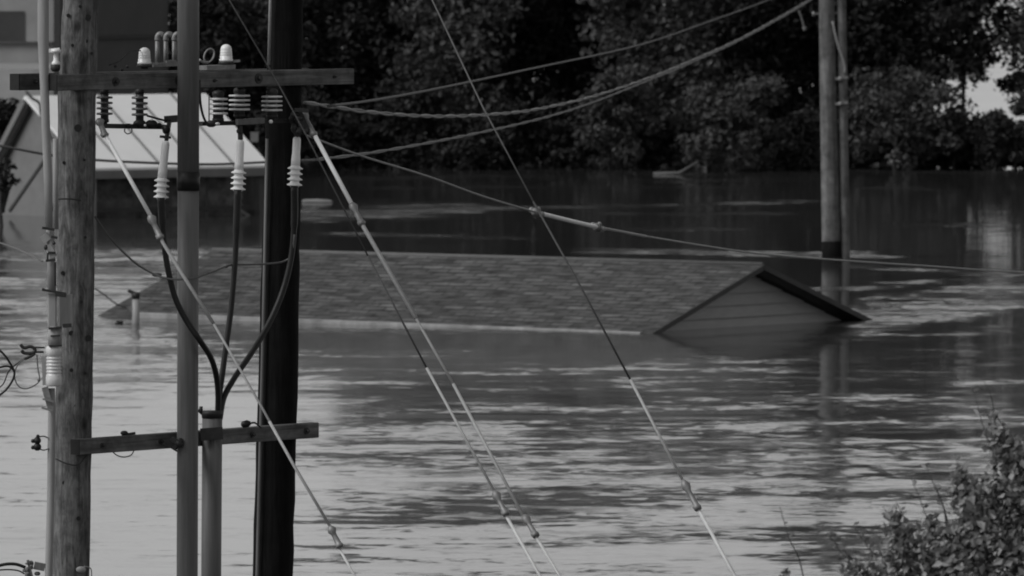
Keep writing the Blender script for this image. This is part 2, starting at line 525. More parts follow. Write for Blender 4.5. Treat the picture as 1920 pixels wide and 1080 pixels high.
    rg = t.nodes.new('ShaderNodeMath'); rg.operation = 'MULTIPLY_ADD'; rg.use_clamp = True; rg.inputs[1].default_value = 2.6; rg.inputs[2].default_value = 0.065
    L(am.outputs[0], rg.inputs[0])
    rm = t.nodes.new('ShaderNodeMath'); rm.operation = 'MINIMUM'; rm.inputs[1].default_value = 0.25
    L(rg.outputs[0], rm.inputs[0]); L(rm.outputs[0], p.inputs['Roughness'])
    me.materials.append(m)
    o = bpy.data.objects.new('water', me)
    col.objects.link(o)
    tag(o, None, None, kind='structure')
build_water()

# river bank the near poles and the shrub stand on (falls away below the frame)
def bank_z(x, y):
    return 5.7 - 0.0615 * y + 0.05 * math.sin(x * 0.7) + 0.04 * math.sin(y * 0.5 + x)
def build_bank():
    b = MB()
    xs = [-400, -120, -40] + [i * 1.5 for i in range(-14, 15)] + [40, 120, 400]
    ys = [-60, -20, 0] + [i * 4 for i in range(2, 25)]
    for y in ys:
        for x in xs:
            b.v.append((x, y, min(bank_z(x, y), 6.2)))
    n = len(xs)
    for j in range(len(ys) - 1):
        for i in range(n - 1):
            a = j * n + i
            b.f.append((a, a + 1, a + n + 1, a + n)); b.sm.append(True)
    o = b.build('ground', MAT['earth'])
    tag(o, None, None, kind='structure')
build_bank()

# ------------------------------------------------------------------ drowned house
def build_house():
    G1, G2, E = PW(1220, 625), PW(1635, 600), PW(180, 596)
    gd = (G2 - G1).normalized()
    W = (G2 - G1).length
    rd = Vector((-gd.y, gd.x, 0))                     # ridge direction, square to the gable
    Ln = (E - G1).dot(rd) + 0.42
    rise = 0.975
    root = thing('sunken_house', (G1 + G2) / 2, 'shingled gable house drowned to its eaves, only roof and sided gable showing', 'house')
    pitch = math.atan2(rise, W / 2)
    cosp, sinp = math.cos(pitch), math.sin(pitch)
    A0 = (G1 + G2) / 2 + Vector((0, 0, rise))         # ridge end at the gable
    th = 0.07
    deep = 1.3                                        # how far the slopes and walls go on below the water
    sl1 = (-gd * cosp - Vector((0, 0, 1)) * sinp)     # down the near slope
    sl2 = (gd * cosp - Vector((0, 0, 1)) * sinp)
    n1 = (-gd * sinp + Vector((0, 0, 1)) * cosp); n2 = (gd * sinp + Vector((0, 0, 1)) * cosp)
    LS = W / 2 / cosp + 0.35                           # slopes dip a little under the surface
    b = MB()
    A1 = A0 + rd * Ln
    for sl, nn in ((sl1, n1), (sl2, n2)):
        p = [A0, A0 + sl * LS, A1 + sl * LS, A1]
        q = [x - nn * th for x in p]
        if sl is sl1: p = p[::-1]; q = q[::-1]
        b.poly(p); b.poly(q[::-1])
        for i in range(4):
            if i in (0, 1, 2, 3):
                b.quad(q[i], q[(i + 1) % 4], p[(i + 1) % 4], p[i])
    roof = b.build('roof', MAT['shingles'], root, lambda v: ((v - A0).dot(rd), (v - A0).length_squared ** 0.5 and math.sqrt(max(0, (v - A0).length_squared - ((v - A0).dot(rd)) ** 2))))
    c = MB()
    c.tube([A0 + Vector((0, 0, 0.005)), A1 + Vector((0, 0, 0.005))], 0.035, 8)
    c.build('ridge_cap', MAT['ridge'], roof)
    # rake boards
    for sl, nn in ((sl1, n1), (sl2, n2)):
        c = MB()
        o = -rd * 0.016 - nn * 0.04
        c.beam(A0 + o + sl * 0.0, A0 + o + sl * LS, 0.03, 0.08, rd)
        c.build('rake_board', MAT['trim'], root)
    # soffit boards and gable wall, wall set back under the overhang
    back = 0.36
    for sl, nn in ((sl1, n1), (sl2, n2)):
        c = MB()
        a = A0 - nn * 0.09 + sl * 0.05
        c.quad(a - rd * 0.0, a + sl * (LS - 0.05), a + sl * (LS - 0.05) + rd * (back + 0.05), a + rd * (back + 0.05))
        c.build('soffit', MAT['trim'], root)
    c = MB()
    top = A0 - Vector((0, 0, 0.12)) + rd * back
    row = 0.19
    z = -0.8
    while z < top.z - 0.02:
        z2 = min(z + row, top.z)
        def half(zz): return max(0.0, (top.z - zz) / math.tan(pitch)) if zz > -0.3 else (top.z + 0.3) / math.tan(pitch)
        h1, h2 = half(z), half(z2)
        cx = Vector((top.x, top.y, 0))
        o1, o2 = -rd * 0.05, -rd * 0.0
        p = [cx - gd * h1 + o1 + Vector((0, 0, z)), cx + gd * h1 + o1 + Vector((0, 0, z)), cx + gd * h2 + o2 + Vector((0, 0, z2)), cx - gd * h2 + o2 + Vector((0, 0, z2))]
        c.quad(*p)
        c.quad(cx - gd * h1 + Vector((0, 0, z)), cx + gd * h1 + Vector((0, 0, z)), p[1], p[0])
        z = z2
    c.build('gable_wall', MAT['siding'], root)
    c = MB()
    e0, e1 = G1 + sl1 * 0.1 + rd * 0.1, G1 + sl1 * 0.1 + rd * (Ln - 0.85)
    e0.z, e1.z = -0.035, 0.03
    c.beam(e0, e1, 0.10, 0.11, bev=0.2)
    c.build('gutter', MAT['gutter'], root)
    # far gable wall and long walls below the water line
    c = MB()
    far = A1 - rd * back
    c.poly([far - Vector((0, 0, 0.12)), far - gd * 2.6 - Vector((0, 0, 0.95)), far - gd * 2.6 - Vector((0, 0, deep + 1)), far + gd * 2.6 - Vector((0, 0, deep + 1)), far + gd * 2.6 - Vector((0, 0, 0.95))])
    for s in (-1, 1):
        a = A0 + rd * back + gd * 2.6 * s; e = far + gd * 2.6 * s
        c.quad(Vector((a.x, a.y, 0.03)), Vector((e.x, e.y, 0.03)), Vector((e.x, e.y, -deep)), Vector((a.x, a.y, -deep)))
    c.build('wall', MAT['siding'], root)
build_house()

# vent pipe and floating bottle by the house
d = PW(255, 606).y
b = thing('vent_pipe', PW(255, 606), 'pale upright pipe with dark cap, in the flood before the drowned roof', 'pipe')
m = MB(); r = 7 * d / F
m.tube([P(254, 660, d) * 1.0, P(255, 556, d)], r, 12); m.build('pipe', MAT['conduit_pale'], b)
m = MB(); m.beam(P(240, 545, d), P(262, 553, d), 0.1, 0.05); m.tube([P(255, 548, d), P(254, 560, d)], r * 1.15, 12); m.build('cap', MAT['steel_dark'], b)
m = MB(); m.beam(P(237, 579, d), P(250, 577, d), 0.05, 0.05); m.build('bracket', MAT['galv'], b)
w0 = PW(222, 607)
m = MB(); m.blob(w0 + Vector((0, 0, 0.0)), 0.05, (1.2, 1, 1.0)); m.blob(w0 + Vector((0.05, 0, 0.02)), 0.03)
tag(m.build('float', MAT['black']), 'small black float bobbing on the water left of the capped vent pipe', 'float')
m = MB(); m.tube(smooth_path([P(176, 540, d - .4), P(195, 552, d - .3), P(215, 568, d - .2), P(240, 578, d)]), 0.012, 6)
tag(m.build('pipe_wire', MAT['rope_dark']), 'thin slack wire running from the capped vent pipe towards the weathered pole', 'wire')

# ------------------------------------------------------------------ building with a pale metal roof, left
def build_shed():
    A = P(46, 177, 227.0); B = P(386, 190, 229.4)
    C = P(180, 322, 225.0); Dd = P(492, 324, 227.4)
    B.z = A.z = (A.z + B.z) / 2; C.z = Dd.z = (C.z + Dd.z) / 2
    rd = (B - A); rd.z = 0; rd.normalize()
    out = Vector((rd.y, -rd.x, 0))                   # front, to the right and towards the camera
    Lr = (B - A).length
    Bp = A + rd * Lr
    run = (C - A).dot(out)
    C = A + out * run; C.z = (P(180, 322, 225.0).z)
    E = C + rd * Lr
    root = thing('metal_roofed_building', Vector((C.x, C.y, 0)), 'flooded building with pale standing seam metal roof and grey gable wall behind the weathered pole', 'building')
    back = A - out * 1.5; back.z = C.z - 0.1
    Eb = back + rd * Lr
    b = MB()
    up = Vector((0, 0, 0.07))
    b.quad(C + up, E + up, Bp + up, A + up); b.quad(A, Bp, E, C)
    b.quad(A + up, Bp + up, Eb + up, back + up); b.quad(back, Eb, Bp, A)
    for p, q in ((C, E), (E, Bp), (A, C), (Bp, Eb), (back, A), (Eb, back)):
        b.quad(p, q, q + up, p + up)
    roof = b.build('roof', MAT['metal_roof'], root)
    b = MB()
    nrm = (E - C).cross(A - C).normalized()
    for i in range(1, 5):
        t = i / 5
        p, q = A + rd * Lr * t + up, C + rd * Lr * t + up
        b.beam(p + nrm * 0.02, q + nrm * 0.02, 0.03, 0.035, rd)
    b.build('seam', MAT['stucco'], roof)  # greyer than the roof: their shadow lines are put into the colour
    b = MB(); b.beam(C - Vector((0, 0, 0.06)) + out * 0.03, E - Vector((0, 0, 0.06)) + out * 0.03, 0.06, 0.17, out); b.build('fascia', MAT['stucco'], root)
    # gable wall facing left
    b = MB()
    ins = rd * 0.18
    Cg = C - out * 0.2
    b.poly([A + ins - Vector((0, 0, 0.02)), back + ins, Vector((back.x, back.y, -1)) + ins, Vector((Cg.x, Cg.y, -1)) + ins, Cg + ins])
    b.build('gable_wall', MAT['stucco'], root)
    b = MB(); b.beam(A + rd * -0.02 - Vector((0, 0, 0.05)), back + rd * -0.02 - Vector((0, 0, 0.05)), 0.05, 0.14, rd); b.build('rake_board', MAT['stucco'], root)
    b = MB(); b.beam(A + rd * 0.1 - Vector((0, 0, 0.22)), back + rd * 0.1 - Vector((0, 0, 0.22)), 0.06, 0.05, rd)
    b.build('rake_shadow_strip', MAT['trim'], root)  # solid dark strip, paints in the shadow under the rake board
    # lower lean-to rake line on the wall
    b = MB()
    p, q = P(84, 300, 225.5), P(18, 396, 226.5)
    b.beam(p, q, 0.05, 0.06); b.build('wall_brace', MAT['trim'], root)
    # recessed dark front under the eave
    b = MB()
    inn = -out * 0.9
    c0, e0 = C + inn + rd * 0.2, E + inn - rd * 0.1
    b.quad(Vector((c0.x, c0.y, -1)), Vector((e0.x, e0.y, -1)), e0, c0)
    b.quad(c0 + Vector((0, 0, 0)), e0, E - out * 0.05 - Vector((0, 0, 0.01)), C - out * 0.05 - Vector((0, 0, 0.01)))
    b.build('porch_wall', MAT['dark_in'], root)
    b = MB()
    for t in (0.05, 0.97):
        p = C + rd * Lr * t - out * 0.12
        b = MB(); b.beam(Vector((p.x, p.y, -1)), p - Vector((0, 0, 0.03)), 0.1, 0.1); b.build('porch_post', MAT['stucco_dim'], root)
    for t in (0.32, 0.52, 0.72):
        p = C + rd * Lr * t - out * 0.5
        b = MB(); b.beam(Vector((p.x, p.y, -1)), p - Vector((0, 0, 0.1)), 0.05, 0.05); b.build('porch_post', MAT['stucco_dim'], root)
    b = MB()
    p, q = C + rd * 0.3 - out * .45, E - rd * 0.2 - out * .45
    b.beam(Vector((p.x, p.y, 0.16)), Vector((q.x, q.y, 0.16)), 0.06, 0.09); b.build('porch_rail', MAT['trim'], root)
build_shed()

# pale office block behind it
def build_block():
    dA = 252.0
    c = P(112, -40, dA)
    base = -1.0
    root = thing('concrete_block_building', Vector((c.x, c.y, 0)), 'flat walled pale building with a dark window at the upper left, behind the metal roof', 'building')
    top = 4.45
    l = Vector((-9, 1.2, 0)); r = P(300, 0, dA + 3.5) - P(112, 0, dA); r.z = 0
    k = Vector((c.x, c.y, 0))
    b = MB()
    Z = Vector((0, 0, 1))
    b.quad(k + l + Z * base, k + Z * base, k + Z * top, k + l + Z * top)
    b.build('wall', MAT['plaster'], root)
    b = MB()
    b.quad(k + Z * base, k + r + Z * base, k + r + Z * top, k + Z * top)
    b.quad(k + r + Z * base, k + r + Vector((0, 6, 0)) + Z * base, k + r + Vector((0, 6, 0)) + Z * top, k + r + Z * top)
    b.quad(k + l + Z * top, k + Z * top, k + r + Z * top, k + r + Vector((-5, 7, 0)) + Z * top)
    b.build('side_wall', MAT['stucco_dim'], root)  # darker colour paints shade onto the face turned right
    zb = P(112, 72, dA).z
    b = MB(); b.beam(k + Z * zb + Vector((0.02, -0.03, 0)), k + r + Z * zb + Vector((0.0, -0.03, 0)), 0.08, 0.09); b.build('string_course', MAT['trim'], root)
    zl = P(112, 80, dA).z
    b = MB(); b.beam(k + l + Z * zl + Vector((0, -0.03, 0)), k + Z * zl + Vector((-0.15, -0.03, 0)), 0.08, 0.05); b.build('ledge', MAT['stucco_dim'], root)
    b = MB(); b.beam(k + Z * base + Vector((-0.06, -0.08, 0)), k + Z * top + Vector((-0.06, -0.08, 0)), 0.15, 0.1, Vector((1, 0, 0))); b.build('corner_post', MAT['trim'], root)
    f = (P(-60, 20, dA + .5) - P(46, 20, dA + .5)).length
    b = MB()
    p1 = k + l * (abs(P(46, 0, dA).x - k.x) / 9); p2 = p1 + l.normalized() * f
    za, zc = P(0, 21, dA).z, P(0, 77, dA).z
    fr = Vector((0, -0.02, 0))
    b.quad(p1 + Z * zc + fr, p2 + Z * zc + fr, p2 + Z * za + fr, p1 + Z * za + fr)
    win = b.build('window', MAT['glass_dark'], root)
    b = MB(); b.beam(p2 + Z * (zc - .03) + fr * 2, p1 + Z * (zc - .03) + fr * 2, 0.07, 0.07); b.build('sill', MAT['trim'], win)
    # white loading wall in front of the base
    b = MB()
    q1, q2 = P(-160, 140, 246), P(90, 140, 245)
    t1 = P(0, 128, 246).z
    q1.z = q2.z = 0
    b.quad(q1 - Z, q2 - Z, q2 + Z * t1, q1 + Z * t1); b.quad(q1 + Z * t1, q2 + Z * t1, q2 + Z * (t1 + .03) + Vector((0, 5, 0)), q1 + Z * (t1 + .03) + Vector((0, 5, 0)))
    b.build('annex', MAT['plaster'], root)
build_block()

# white hull-like debris and drift on the left water
w0 = PW(595, 380)
m = MB(); L0 = 0.33
m.lathe(w0 + Vector((-L0, 0, 0.03)), w0 + Vector((L0, 0, 0.02)), [(0, .02), (.1, .045), (.5, .055), (.9, .04), (1, .012)], 12)
tag(m.build('flotsam', MAT['gutter']), 'long white piece of flotsam drifting right of the black pole', 'flotsam')
w0 = PW(450, 404)
m = MB(); m.beam(w0 + Vector((-.12, 0, .2)), w0 + Vector((.2, 0, -.02)), .07, .06); m.beam(w0 + Vector((-.1, 0, -.05)), w0 + Vector((-.05, .05, .12)), .05, .05)
tag(m.build('flotsam', MAT['stucco']), 'broken pale board sticking out of the water below the middle cable termination', 'flotsam')

# ------------------------------------------------------------------ trees
def leaves(nb, leaf_n, cen, rad, size, rng, flat=0.75, shell=0.3, low=-0.9):
    """clumps of leaf faces spread through an uneven crown; returns MB"""
    b = MB()
    V = []; Fc = []
    cen = np.array(cen); rad = np.array(rad)
    bl = []
    for i in range(nb):
        while True:
            p = rng.normal(size=3); p /= np.linalg.norm(p)
            if p[2] > low: break
        p = np.sign(p) * np.abs(p) ** 0.7
        rr = shell + (1.05 - shell) * rng.random() ** 0.7
        bl.append((cen + p * rad * rr, rng.uniform(0.22, 0.42) * rad.mean()))
    per = leaf_n // nb
    for (c, r) in bl:
        n = int(per * rng.uniform(0.6, 1.4))
        d = rng.normal(size=(n, 3)); d /= np.linalg.norm(d, axis=1)[:, None]
        rr = rng.random(n) ** 0.5
        pos = c + d * rr[:, None] * r * np.array([1.1, 1.1, flat])
        nrm = d * 0.6 + rng.normal(size=(n, 3)) * 0.6 + np.array([0, 0, 0.55])
        nrm /= np.linalg.norm(nrm, axis=1)[:, None]
        tan = rng.normal(size=(n, 3)); tan -= nrm * (tan * nrm).sum(1)[:, None]
        tan /= np.linalg.norm(tan, axis=1)[:, None]
        bi = np.cross(nrm, tan)
        s = size * rng.uniform(0.55, 1.35, n)[:, None]
        a = pos - tan * s * 0.5; cc = pos + tan * s * 0.5 - nrm * s * 0.12
        e = pos + bi * s * 0.28 + nrm * s * .05; f = pos - bi * s * 0.28 + nrm * s * .05
        i0 = len(V) * 4
        V.append(np.stack([a, f, cc, e], 1).reshape(-1, 3))
    V = np.concatenate(V)
    b.v = V.tolist()
    b.f = [(i, i + 1, i + 2, i + 3) for i in range(0, len(b.v), 4)]
    b.sm = [False] * len(b.f)
    return b, bl
def tree(px, d, base_z, cz, rx, rz, seed, mat, label, n=5200, nb=40, size=0.17, name='tree', cat='tree', group='trees along the far flooded bank', low=-0.9, flat=0.75):
    rng = np.random.default_rng(seed)
    x = (px - 960) / F * d
    root = thing(name, (x, d, 0), label, cat, group)
    b, bl = leaves(nb, n, (x, d, cz), (rx, rx * 0.9, rz), size, rng, low=low, flat=flat)
    b.build('crown', MAT[mat], root)
    t = MB()
    top = Vector((x + rng.uniform(-.2, .2), d, cz + rz * 0.3))
    t.tube(smooth_path([Vector((x, d, base_z)), Vector((x + rng.uniform(-.15, .15), d, (base_z + cz) / 2)), top]), [0.16 * max(.35, rz / 3) * (1 - .045 * i) for i in range(13)], 8)
    for (c, r) in bl[:12]:
        s = Vector((x, d, base_z + (top.z - base_z) * rng.uniform(.45, .9)))
        t.tube([s, (s + Vector(c)) / 2 + Vector((0, 0, .1)), Vector(c)], [0.05, 0.035, 0.015], 5)
    t.build('trunk', MAT['bark'], root)
    return root
def zrow(py, d): return P(960, py, d).z
# tall dark trees standing at the back
TALL = [  # px, depth, crown centre z, rx, rz, mat, label
    (330, 266, 2.33, 1.5, 2.23, 'leaf_dark', 'dark tree between the concrete building and the tall grey conduit'),
    (470, 268, 2.32, 1.5, 2.22, 'leaf_lit', 'leafy tree behind the bell insulators and the black pole'),
    (610, 270, 2.83, 1.6, 2.72, 'leaf', 'dark tree just right of the black pole top'),
    (735, 269, 3.97, 1.5, 3.87, 'leaf_dark', 'dark tree right of the upper crossarm end'),
    (845, 267, 4.33, 1.4, 4.23, 'leaf_lit', 'paler feathery tree behind the top of the longest guy wire'),
    (960, 271, 4.37, 1.7, 4.27, 'leaf_dark', 'very dark tree right of the paler feathery one'),
    (1080, 272, 4.53, 1.7, 4.43, 'leaf_dark', 'dark tree left of the tall pale crown in the middle of the bank'),
    (1225, 266, 4.57, 1.5, 4.47, 'leaf_lit', 'tall pale crowned tree in the middle of the far bank'),
    (1345, 271, 4.43, 1.6, 4.32, 'leaf', 'dark tree where the twin cables rise, right of the tall pale crown'),
    (1470, 272, 4.63, 1.6, 4.53, 'leaf_dark', 'black looking tree just left of the far utility pole'),
    (1620, 271, 4.57, 1.6, 4.47, 'leaf_dark', 'black looking tree just right of the far utility pole'),
    (1745, 270, 5.22, 1.6, 3.93, 'leaf', 'tall dark tree whose crown ends left of the bright gap'),
    (1965, 272, 6.12, 1.7, 3.22, 'leaf_dark', 'high crowned tree over the bright gap at the right edge'),
    (2010, 268, 4.53, 1.3, 4.43, 'leaf', 'tree cut by the right edge of the picture'),
]
for i, (px, d, cz, rx, rz, mt, lb) in enumerate(TALL):
    tree(px, d, -0.5, cz, rx * 0.95, rz, 100 + i, mt, lb, n=14500, nb=100, size=0.19, low=-1)
# a second row behind them closes the wood
for i, px in enumerate((300, 420, 560, 690, 800, 910, 1030, 1150, 1290, 1410, 1540, 1660)):
    tree(px, 281 + (i % 3) * 2, -0.5, 2.4 + 0.12 * (i * 7 % 4) + 0.5 * (px > 700), 1.7, 2.4 + 0.4 * (px > 700), 500 + i, 'leaf_dark', 'dark tree of the back row, hidden behind the front trees of the far bank', n=4200, nb=44, size=0.3, low=-1, group='back row of trees on the far bank')
def far_bank():
    b = MB()
    xs = np.arange(-13, 12.01, 0.5)
    for x in xs:
        h = 1.15 + 0.25 * math.sin(x * 1.3) + 0.15 * math.sin(x * 3.1 + 1)
        if x > 9.6: h = max(0.35, h - 0.8)
        e = min(1, (x + 13) / 2, (12 - x) / 1.0)
        for y, z in ((287, -0.3), (289, h * .6 * e), (291, h * e), (295, h * e), (300, -0.3)):
            b.v.append((x, y + 0.4 * math.sin(x * 2.2), z))
    for i in range(len(xs) - 1):
        for k in range(4):
            a = i * 5 + k
            b.f.append((a, a + 5, a + 6, a + 1)); b.sm.append(True)
    tag(b.build('far_bank', MAT['bark']), None, None, kind='structure')
far_bank()
tree(1800, 274, -0.3, 3.1, 0.95, 1.3, 88, 'leaf', 'thin branchy tree whose few leaves hang across the left side of the bright gap', n=2400, nb=40, size=0.2, low=-1)
tree(1945, 273, -0.3, 2.7, 1.15, 1.5, 89, 'leaf_dark', 'thin branchy tree whose leaves hang across the right side of the bright gap', n=2600, nb=40, size=0.2, low=-1)
# bushes leaning over the water in front
BUSH = [
    (560, 263, 0.8, 0.9, 1.0, 'leaf', 'dark bush on the far waterline just right of the black pole'),
    (665, 262, 0.6, 0.95, 0.8, 'leaf_dark', 'low dark bush on the far waterline where the messenger strand starts'),
    (790, 262, 1.2, 0.95, 1.3, 'leaf', 'tall bush in the water below the paler feathery tree'),
    (890, 261, 0.5, 0.9, 0.7, 'leaf_dark', 'low dark bush on the far waterline left of the longest guy wire'),
    (1000, 262, 0.7, 0.95, 0.9, 'leaf_dark', 'low dark bush on the far waterline behind the longest guy wire'),
    (1080, 262, 0.6, 0.8, 0.8, 'leaf', 'low dark bush touching the pale bush in the middle of the bank'),
    (1165, 261, 1.25, 0.85, 1.3, 'leaf_lit', 'pale bush under the tall pale crowned tree'),
    (1255, 261.5, 0.5, 0.7, 0.6, 'leaf_dark', 'low black bush between the two pale bushes'),
    (1375, 259.5, 1.1, 1.15, 1.1, 'leaf_lit', 'large rounded pale bush leaning over the water left of the far pole'),
    (1500, 261, 0.6, 0.8, 0.8, 'leaf', 'small dark bush at the foot of the trees next to the far pole'),
    (1590, 262, 0.7, 0.8, 0.9, 'leaf_dark', 'dark bush right behind the far pole and its conduit'),
    (1680, 260, 1.2, 1.2, 1.1, 'leaf_lit', 'broad mid grey bush on the waterline right of the far pole'),
    (1800, 261, 0.7, 0.9, 0.8, 'leaf', 'low bush on the waterline under the bright gap'),
    (1762, 262, 0.55, 0.8, 0.7, 'leaf_dark', 'low black bush between the broad mid grey bush and the gap'),
    (1850, 262, 0.5, 0.8, 0.6, 'leaf_dark', 'low black bush squeezed between two bushes under the bright gap'),
    (1895, 260, 0.75, 0.75, 0.75, 'leaf', 'low bush at the right edge under the bright gap'),
]
for i, (px, d, cz, rx, rz, mt, lb) in enumerate(BUSH):
    tree(px, d, -0.5, cz, rx, rz, 300 + i, mt, lb, n=5200, nb=44, size=0.15, name='bush', cat='bush', group='bushes along the far waterline')
# tree behind the metal roofed building at the left edge, twig in front of it
tree(-22, 236, -0.5, 1.25, 0.62, 1.15, 77, 'leaf_dark', 'dark tree behind the gable at the left edge of the picture', n=5200, nb=44, size=0.16)
tree(4, 221, -0.3, 0.75, 0.28, 0.6, 79, 'leaf_dark', 'small dark sapling in front of the grey gable at the left edge', n=420, nb=12, size=0.11, name='sapling', cat='sapling', group=None)
# drift log by the rounded bush
w0 = PW(1265, 327)
m = MB(); m.tube([w0 + Vector((-.5, 0, .02)), w0 + Vector((0.1, 0, .03)), w0 + Vector((.55, .1, .3))], [.03, .035, .02], 8)
tag(m.build('drift_log', MAT['rope_dark']), 'pale drift branch floating in front of the rounded pale bush', 'log')

# ------------------------------------------------------------------ far pole
dF = PW(1557, 482).y
def rF(px): return px * dF / F
b = thing('utility_pole', PW(1558, 482), 'distant weathered utility pole standing in the flood behind the drowned gable', 'utility pole', 'wooden utility poles')
m = MB(); m.tube([P(1559, 640, dF), P(1559, 482, dF), P(1552, 120, dF), P(1550, 0, dF), P(1541, -420, dF)], [rF(18), rF(17.5), rF(15.5), rF(14.5), rF(12)], 18)
m.build('shaft', MAT['pole_far'], b)
m = MB(); m.tube([P(1559, 500, dF), P(1559, 478, dF), P(1558.3, 452, dF)], [rF(18.4), rF(18.1), rF(17.8)], 18); m.build('wet_base', MAT['pole_black'], b)
m = MB(); m.beam(P(1480, -60, dF - .25), P(1640, -58, dF - .25), .11, .12); m.build('crossarm', MAT['arm'], b)
m = MB(); m.beam(P(1527, 26, dF), P(1575, 24, dF), .03, .03); m.tube([P(1526, 22, dF), P(1526, 30, dF)], .03, 8); m.build('bolt', MAT['galv'], b)
b = thing('riser_conduit', PW(1584, 480), 'thin grey conduit standing beside the distant utility pole', 'conduit', 'grey riser conduits')
m = MB(); m.tube([P(1586, 640, dF), P(1585, 480, dF), P(1578, 0, dF), P(1572, -300, dF)], rF(8.5), 14); m.build('pipe', MAT['pole_far'], b)
for yy in (148, 195):
    m = MB(); m.beam(P(1566, yy, dF - .1), P(1590, yy - 3, dF - .1), .04, .05); m.tube([P(1576, yy + 3, dF - .14), P(1576, yy - 4, dF - .14)], .045, 8); m.build('strap', MAT['galv'], b)
m = MB(); m.tube(smooth_path([P(1561, 40, dF - .2), P(1570, 80, dF - .2), P(1583, 120, dF - .15), P(1584, 137, dF - .12)]), .02, 8)
tag(m.build('down_wire', MAT['rope']), 'short wire slanting from the distant pole onto its conduit', 'wire')
m = MB(); m.tube(smooth_path([P(1498, 20, dF - .3), P(1503, 34, dF - .3), P(1508, 52, dF - .3)]), .018, 6); m.tube([P(1508, 50, dF - .3), P(1509, 58, dF - .3)], .035, 8)
tag(m.build('drop_lead', MAT['rope_dark']), 'short lead hanging from the twin cables left of the distant pole', 'wire')

# ------------------------------------------------------------------ near poles
def near_pole(name_lab, mat, pts, dep, holes=()):
    b = thing('utility_pole', P(pts[-1][0], pts[-1][1], dep), name_lab, 'utility pole', 'wooden utility poles')
    m = MB()
    P3, rr = [], []
    path = pts
    for (x, y, wd) in path:
        P3.append(P(x, y, dep)); rr.append(wd / 2 * dep / F)
    # resample with a little waviness so that the outline is not a ruler line
    rs, q = [], []
    rng = random.Random(int(pts[0][0]))
    for k in range(len(P3) - 1):
        nseg = 10
        for j in range(nseg):
            t = j / nseg
            q.append(P3[k].lerp(P3[k + 1], t) + Vector((rng.uniform(-.004, .004), rng.uniform(-.004, .004), 0)))
            rs.append((rr[k] * (1 - t) + rr[k + 1] * t) * (1 + rng.uniform(-.018, .018)))
    q.append(P3[-1]); rs.append(rr[-1])
    m.tube(q, rs, 28)
    m.build('shaft', MAT[mat], b)
    return b
pl = near_pole('weathered grey pole full of knots and bolt holes at the left', 'pole_grey',
               [(162, -520, 62), (152, 0, 68), (144, 180, 71), (141, 600, 69), (133, 1080, 70), (129, 1385, 73)], D(145))
for (x, y, r) in ((128, 29, 3.6), (165, 33, 6), (162, 77, 3.4), (136, 85, 3), (146, 240, 7), (120, 305, 3), (134, 625, 5), (134, 650, 5), (134, 694, 3.6), (118, 512, 4), (147, 972, 4), (152, 566, 3), (150, 12, 3), (172, 100, 2.6), (158, 300, 2.6), (160, 445, 2.6), (166, 634, 6), (160, 700, 2.6), (120, 905, 3.4), (139, 760, 2.4)):
    m = MB()
    c = P(x, y, D(145) - 0.152 + 0.02 * abs(x - 145) / 20 - 0.004)
    m.lathe(c, c + Vector((0, 0.03, 0)), [(0, r * M), (1, r * M * .9)], 12)
    m.build('bolt_hole', MAT['black'], pl)
m = MB(); m.tube(smooth_path([P(100, 395, D(145) - .1), P(101, 380, D(145) - .14), P(106, 374, D(145) - .17), P(130, 373, D(145) - .175), P(152, 376, D(145) - .165)]), 1.5 * M, 6)
m.build('staple', MAT['steel_dark'], pl)
m = MB(); m.tube(smooth_path([P(104, 860, D(145) - .16), P(124, 869, D(145) - .175), P(146, 871, D(145) - .17), P(165, 850, D(145) - .14)]), 1.3 * M, 6)
m.build('band_wire', MAT['steel_dark'], pl)
pb = near_pole('tar black pole carrying the right end of both crossarms', 'pole_black',
               [(548, -520, 58), (536, 0, 64), (531, 260, 67), (524, 600, 73), (511, 1080, 76), (503, 1385, 79)], 90.0)
m = MB(); m.tube([P(509, -200, 89.88), P(507, 0, 89.85), P(504, 122, 89.85)], 3.0 * M, 8); m.build('ground_wire_moulding', MAT['rope'], pb)
m = MB(); m.tube([P(501, 260, 89.85), P(494, 600, 89.85), P(482, 1080, 89.84), P(476, 1300, 89.84)], 3.2 * M, 8); m.build('ground_wire_moulding', MAT['conduit'], pb)

# crossarms (each a timber; local Z must run along it for the grain, so it is built upright and turned)
def arm(a, b, w, h, mat, label, bolts=(), plates=()):
    a, b = Vector(a), Vector(b)
    L = (b - a).length
    root = thing('crossarm', a, label, 'crossarm', 'timber crossarms on the pole frame')
    m = MB(); m.beam((0, 0, 0), (0, 0, L), w, h, Vector((1, 0, 0)), bev=0.12)
    me = m.build('timber', MAT[mat], root)
    # bring the upright block onto the line a-b: local Z -> along, local X -> up
    t = (b - a).normalized(); side = t.cross(Vector((0, 0, 1))).normalized(); up = side.cross(t)
    me.data.transform(Matrix.Translation(a.to_3d()))     # undo the origin shift made for children
    me.matrix_local = Matrix.Translation((0, 0, 0)) @ Matrix((( -side.x, up.x, t.x, 0), (-side.y, up.y, t.y, 0), (-side.z, up.z, t.z, 0), (0, 0, 0, 1)))
    front = side if side.y < 0 else -side
    m = MB(); m.beam(a - t * 0.012, a, w * .98, h * .98, side); m.build('end_face', MAT['black'], root)
    for (u, v, r) in bolts:
        c = a + t * (L * u) + up * v + front * (w / 2)
        m = MB(); m.lathe(c - front * 0.01, c + front * 0.012, [(0, r), (1, r)], 14); m.build('washer', MAT['steel_dark'], root)
        m = MB(); m.lathe(c + front * 0.012, c + front * 0.035, [(0, r * .5), (1, r * .45)], 6); m.build('bolt', MAT['steel_dark'], root)
    return root
aw = 0.10
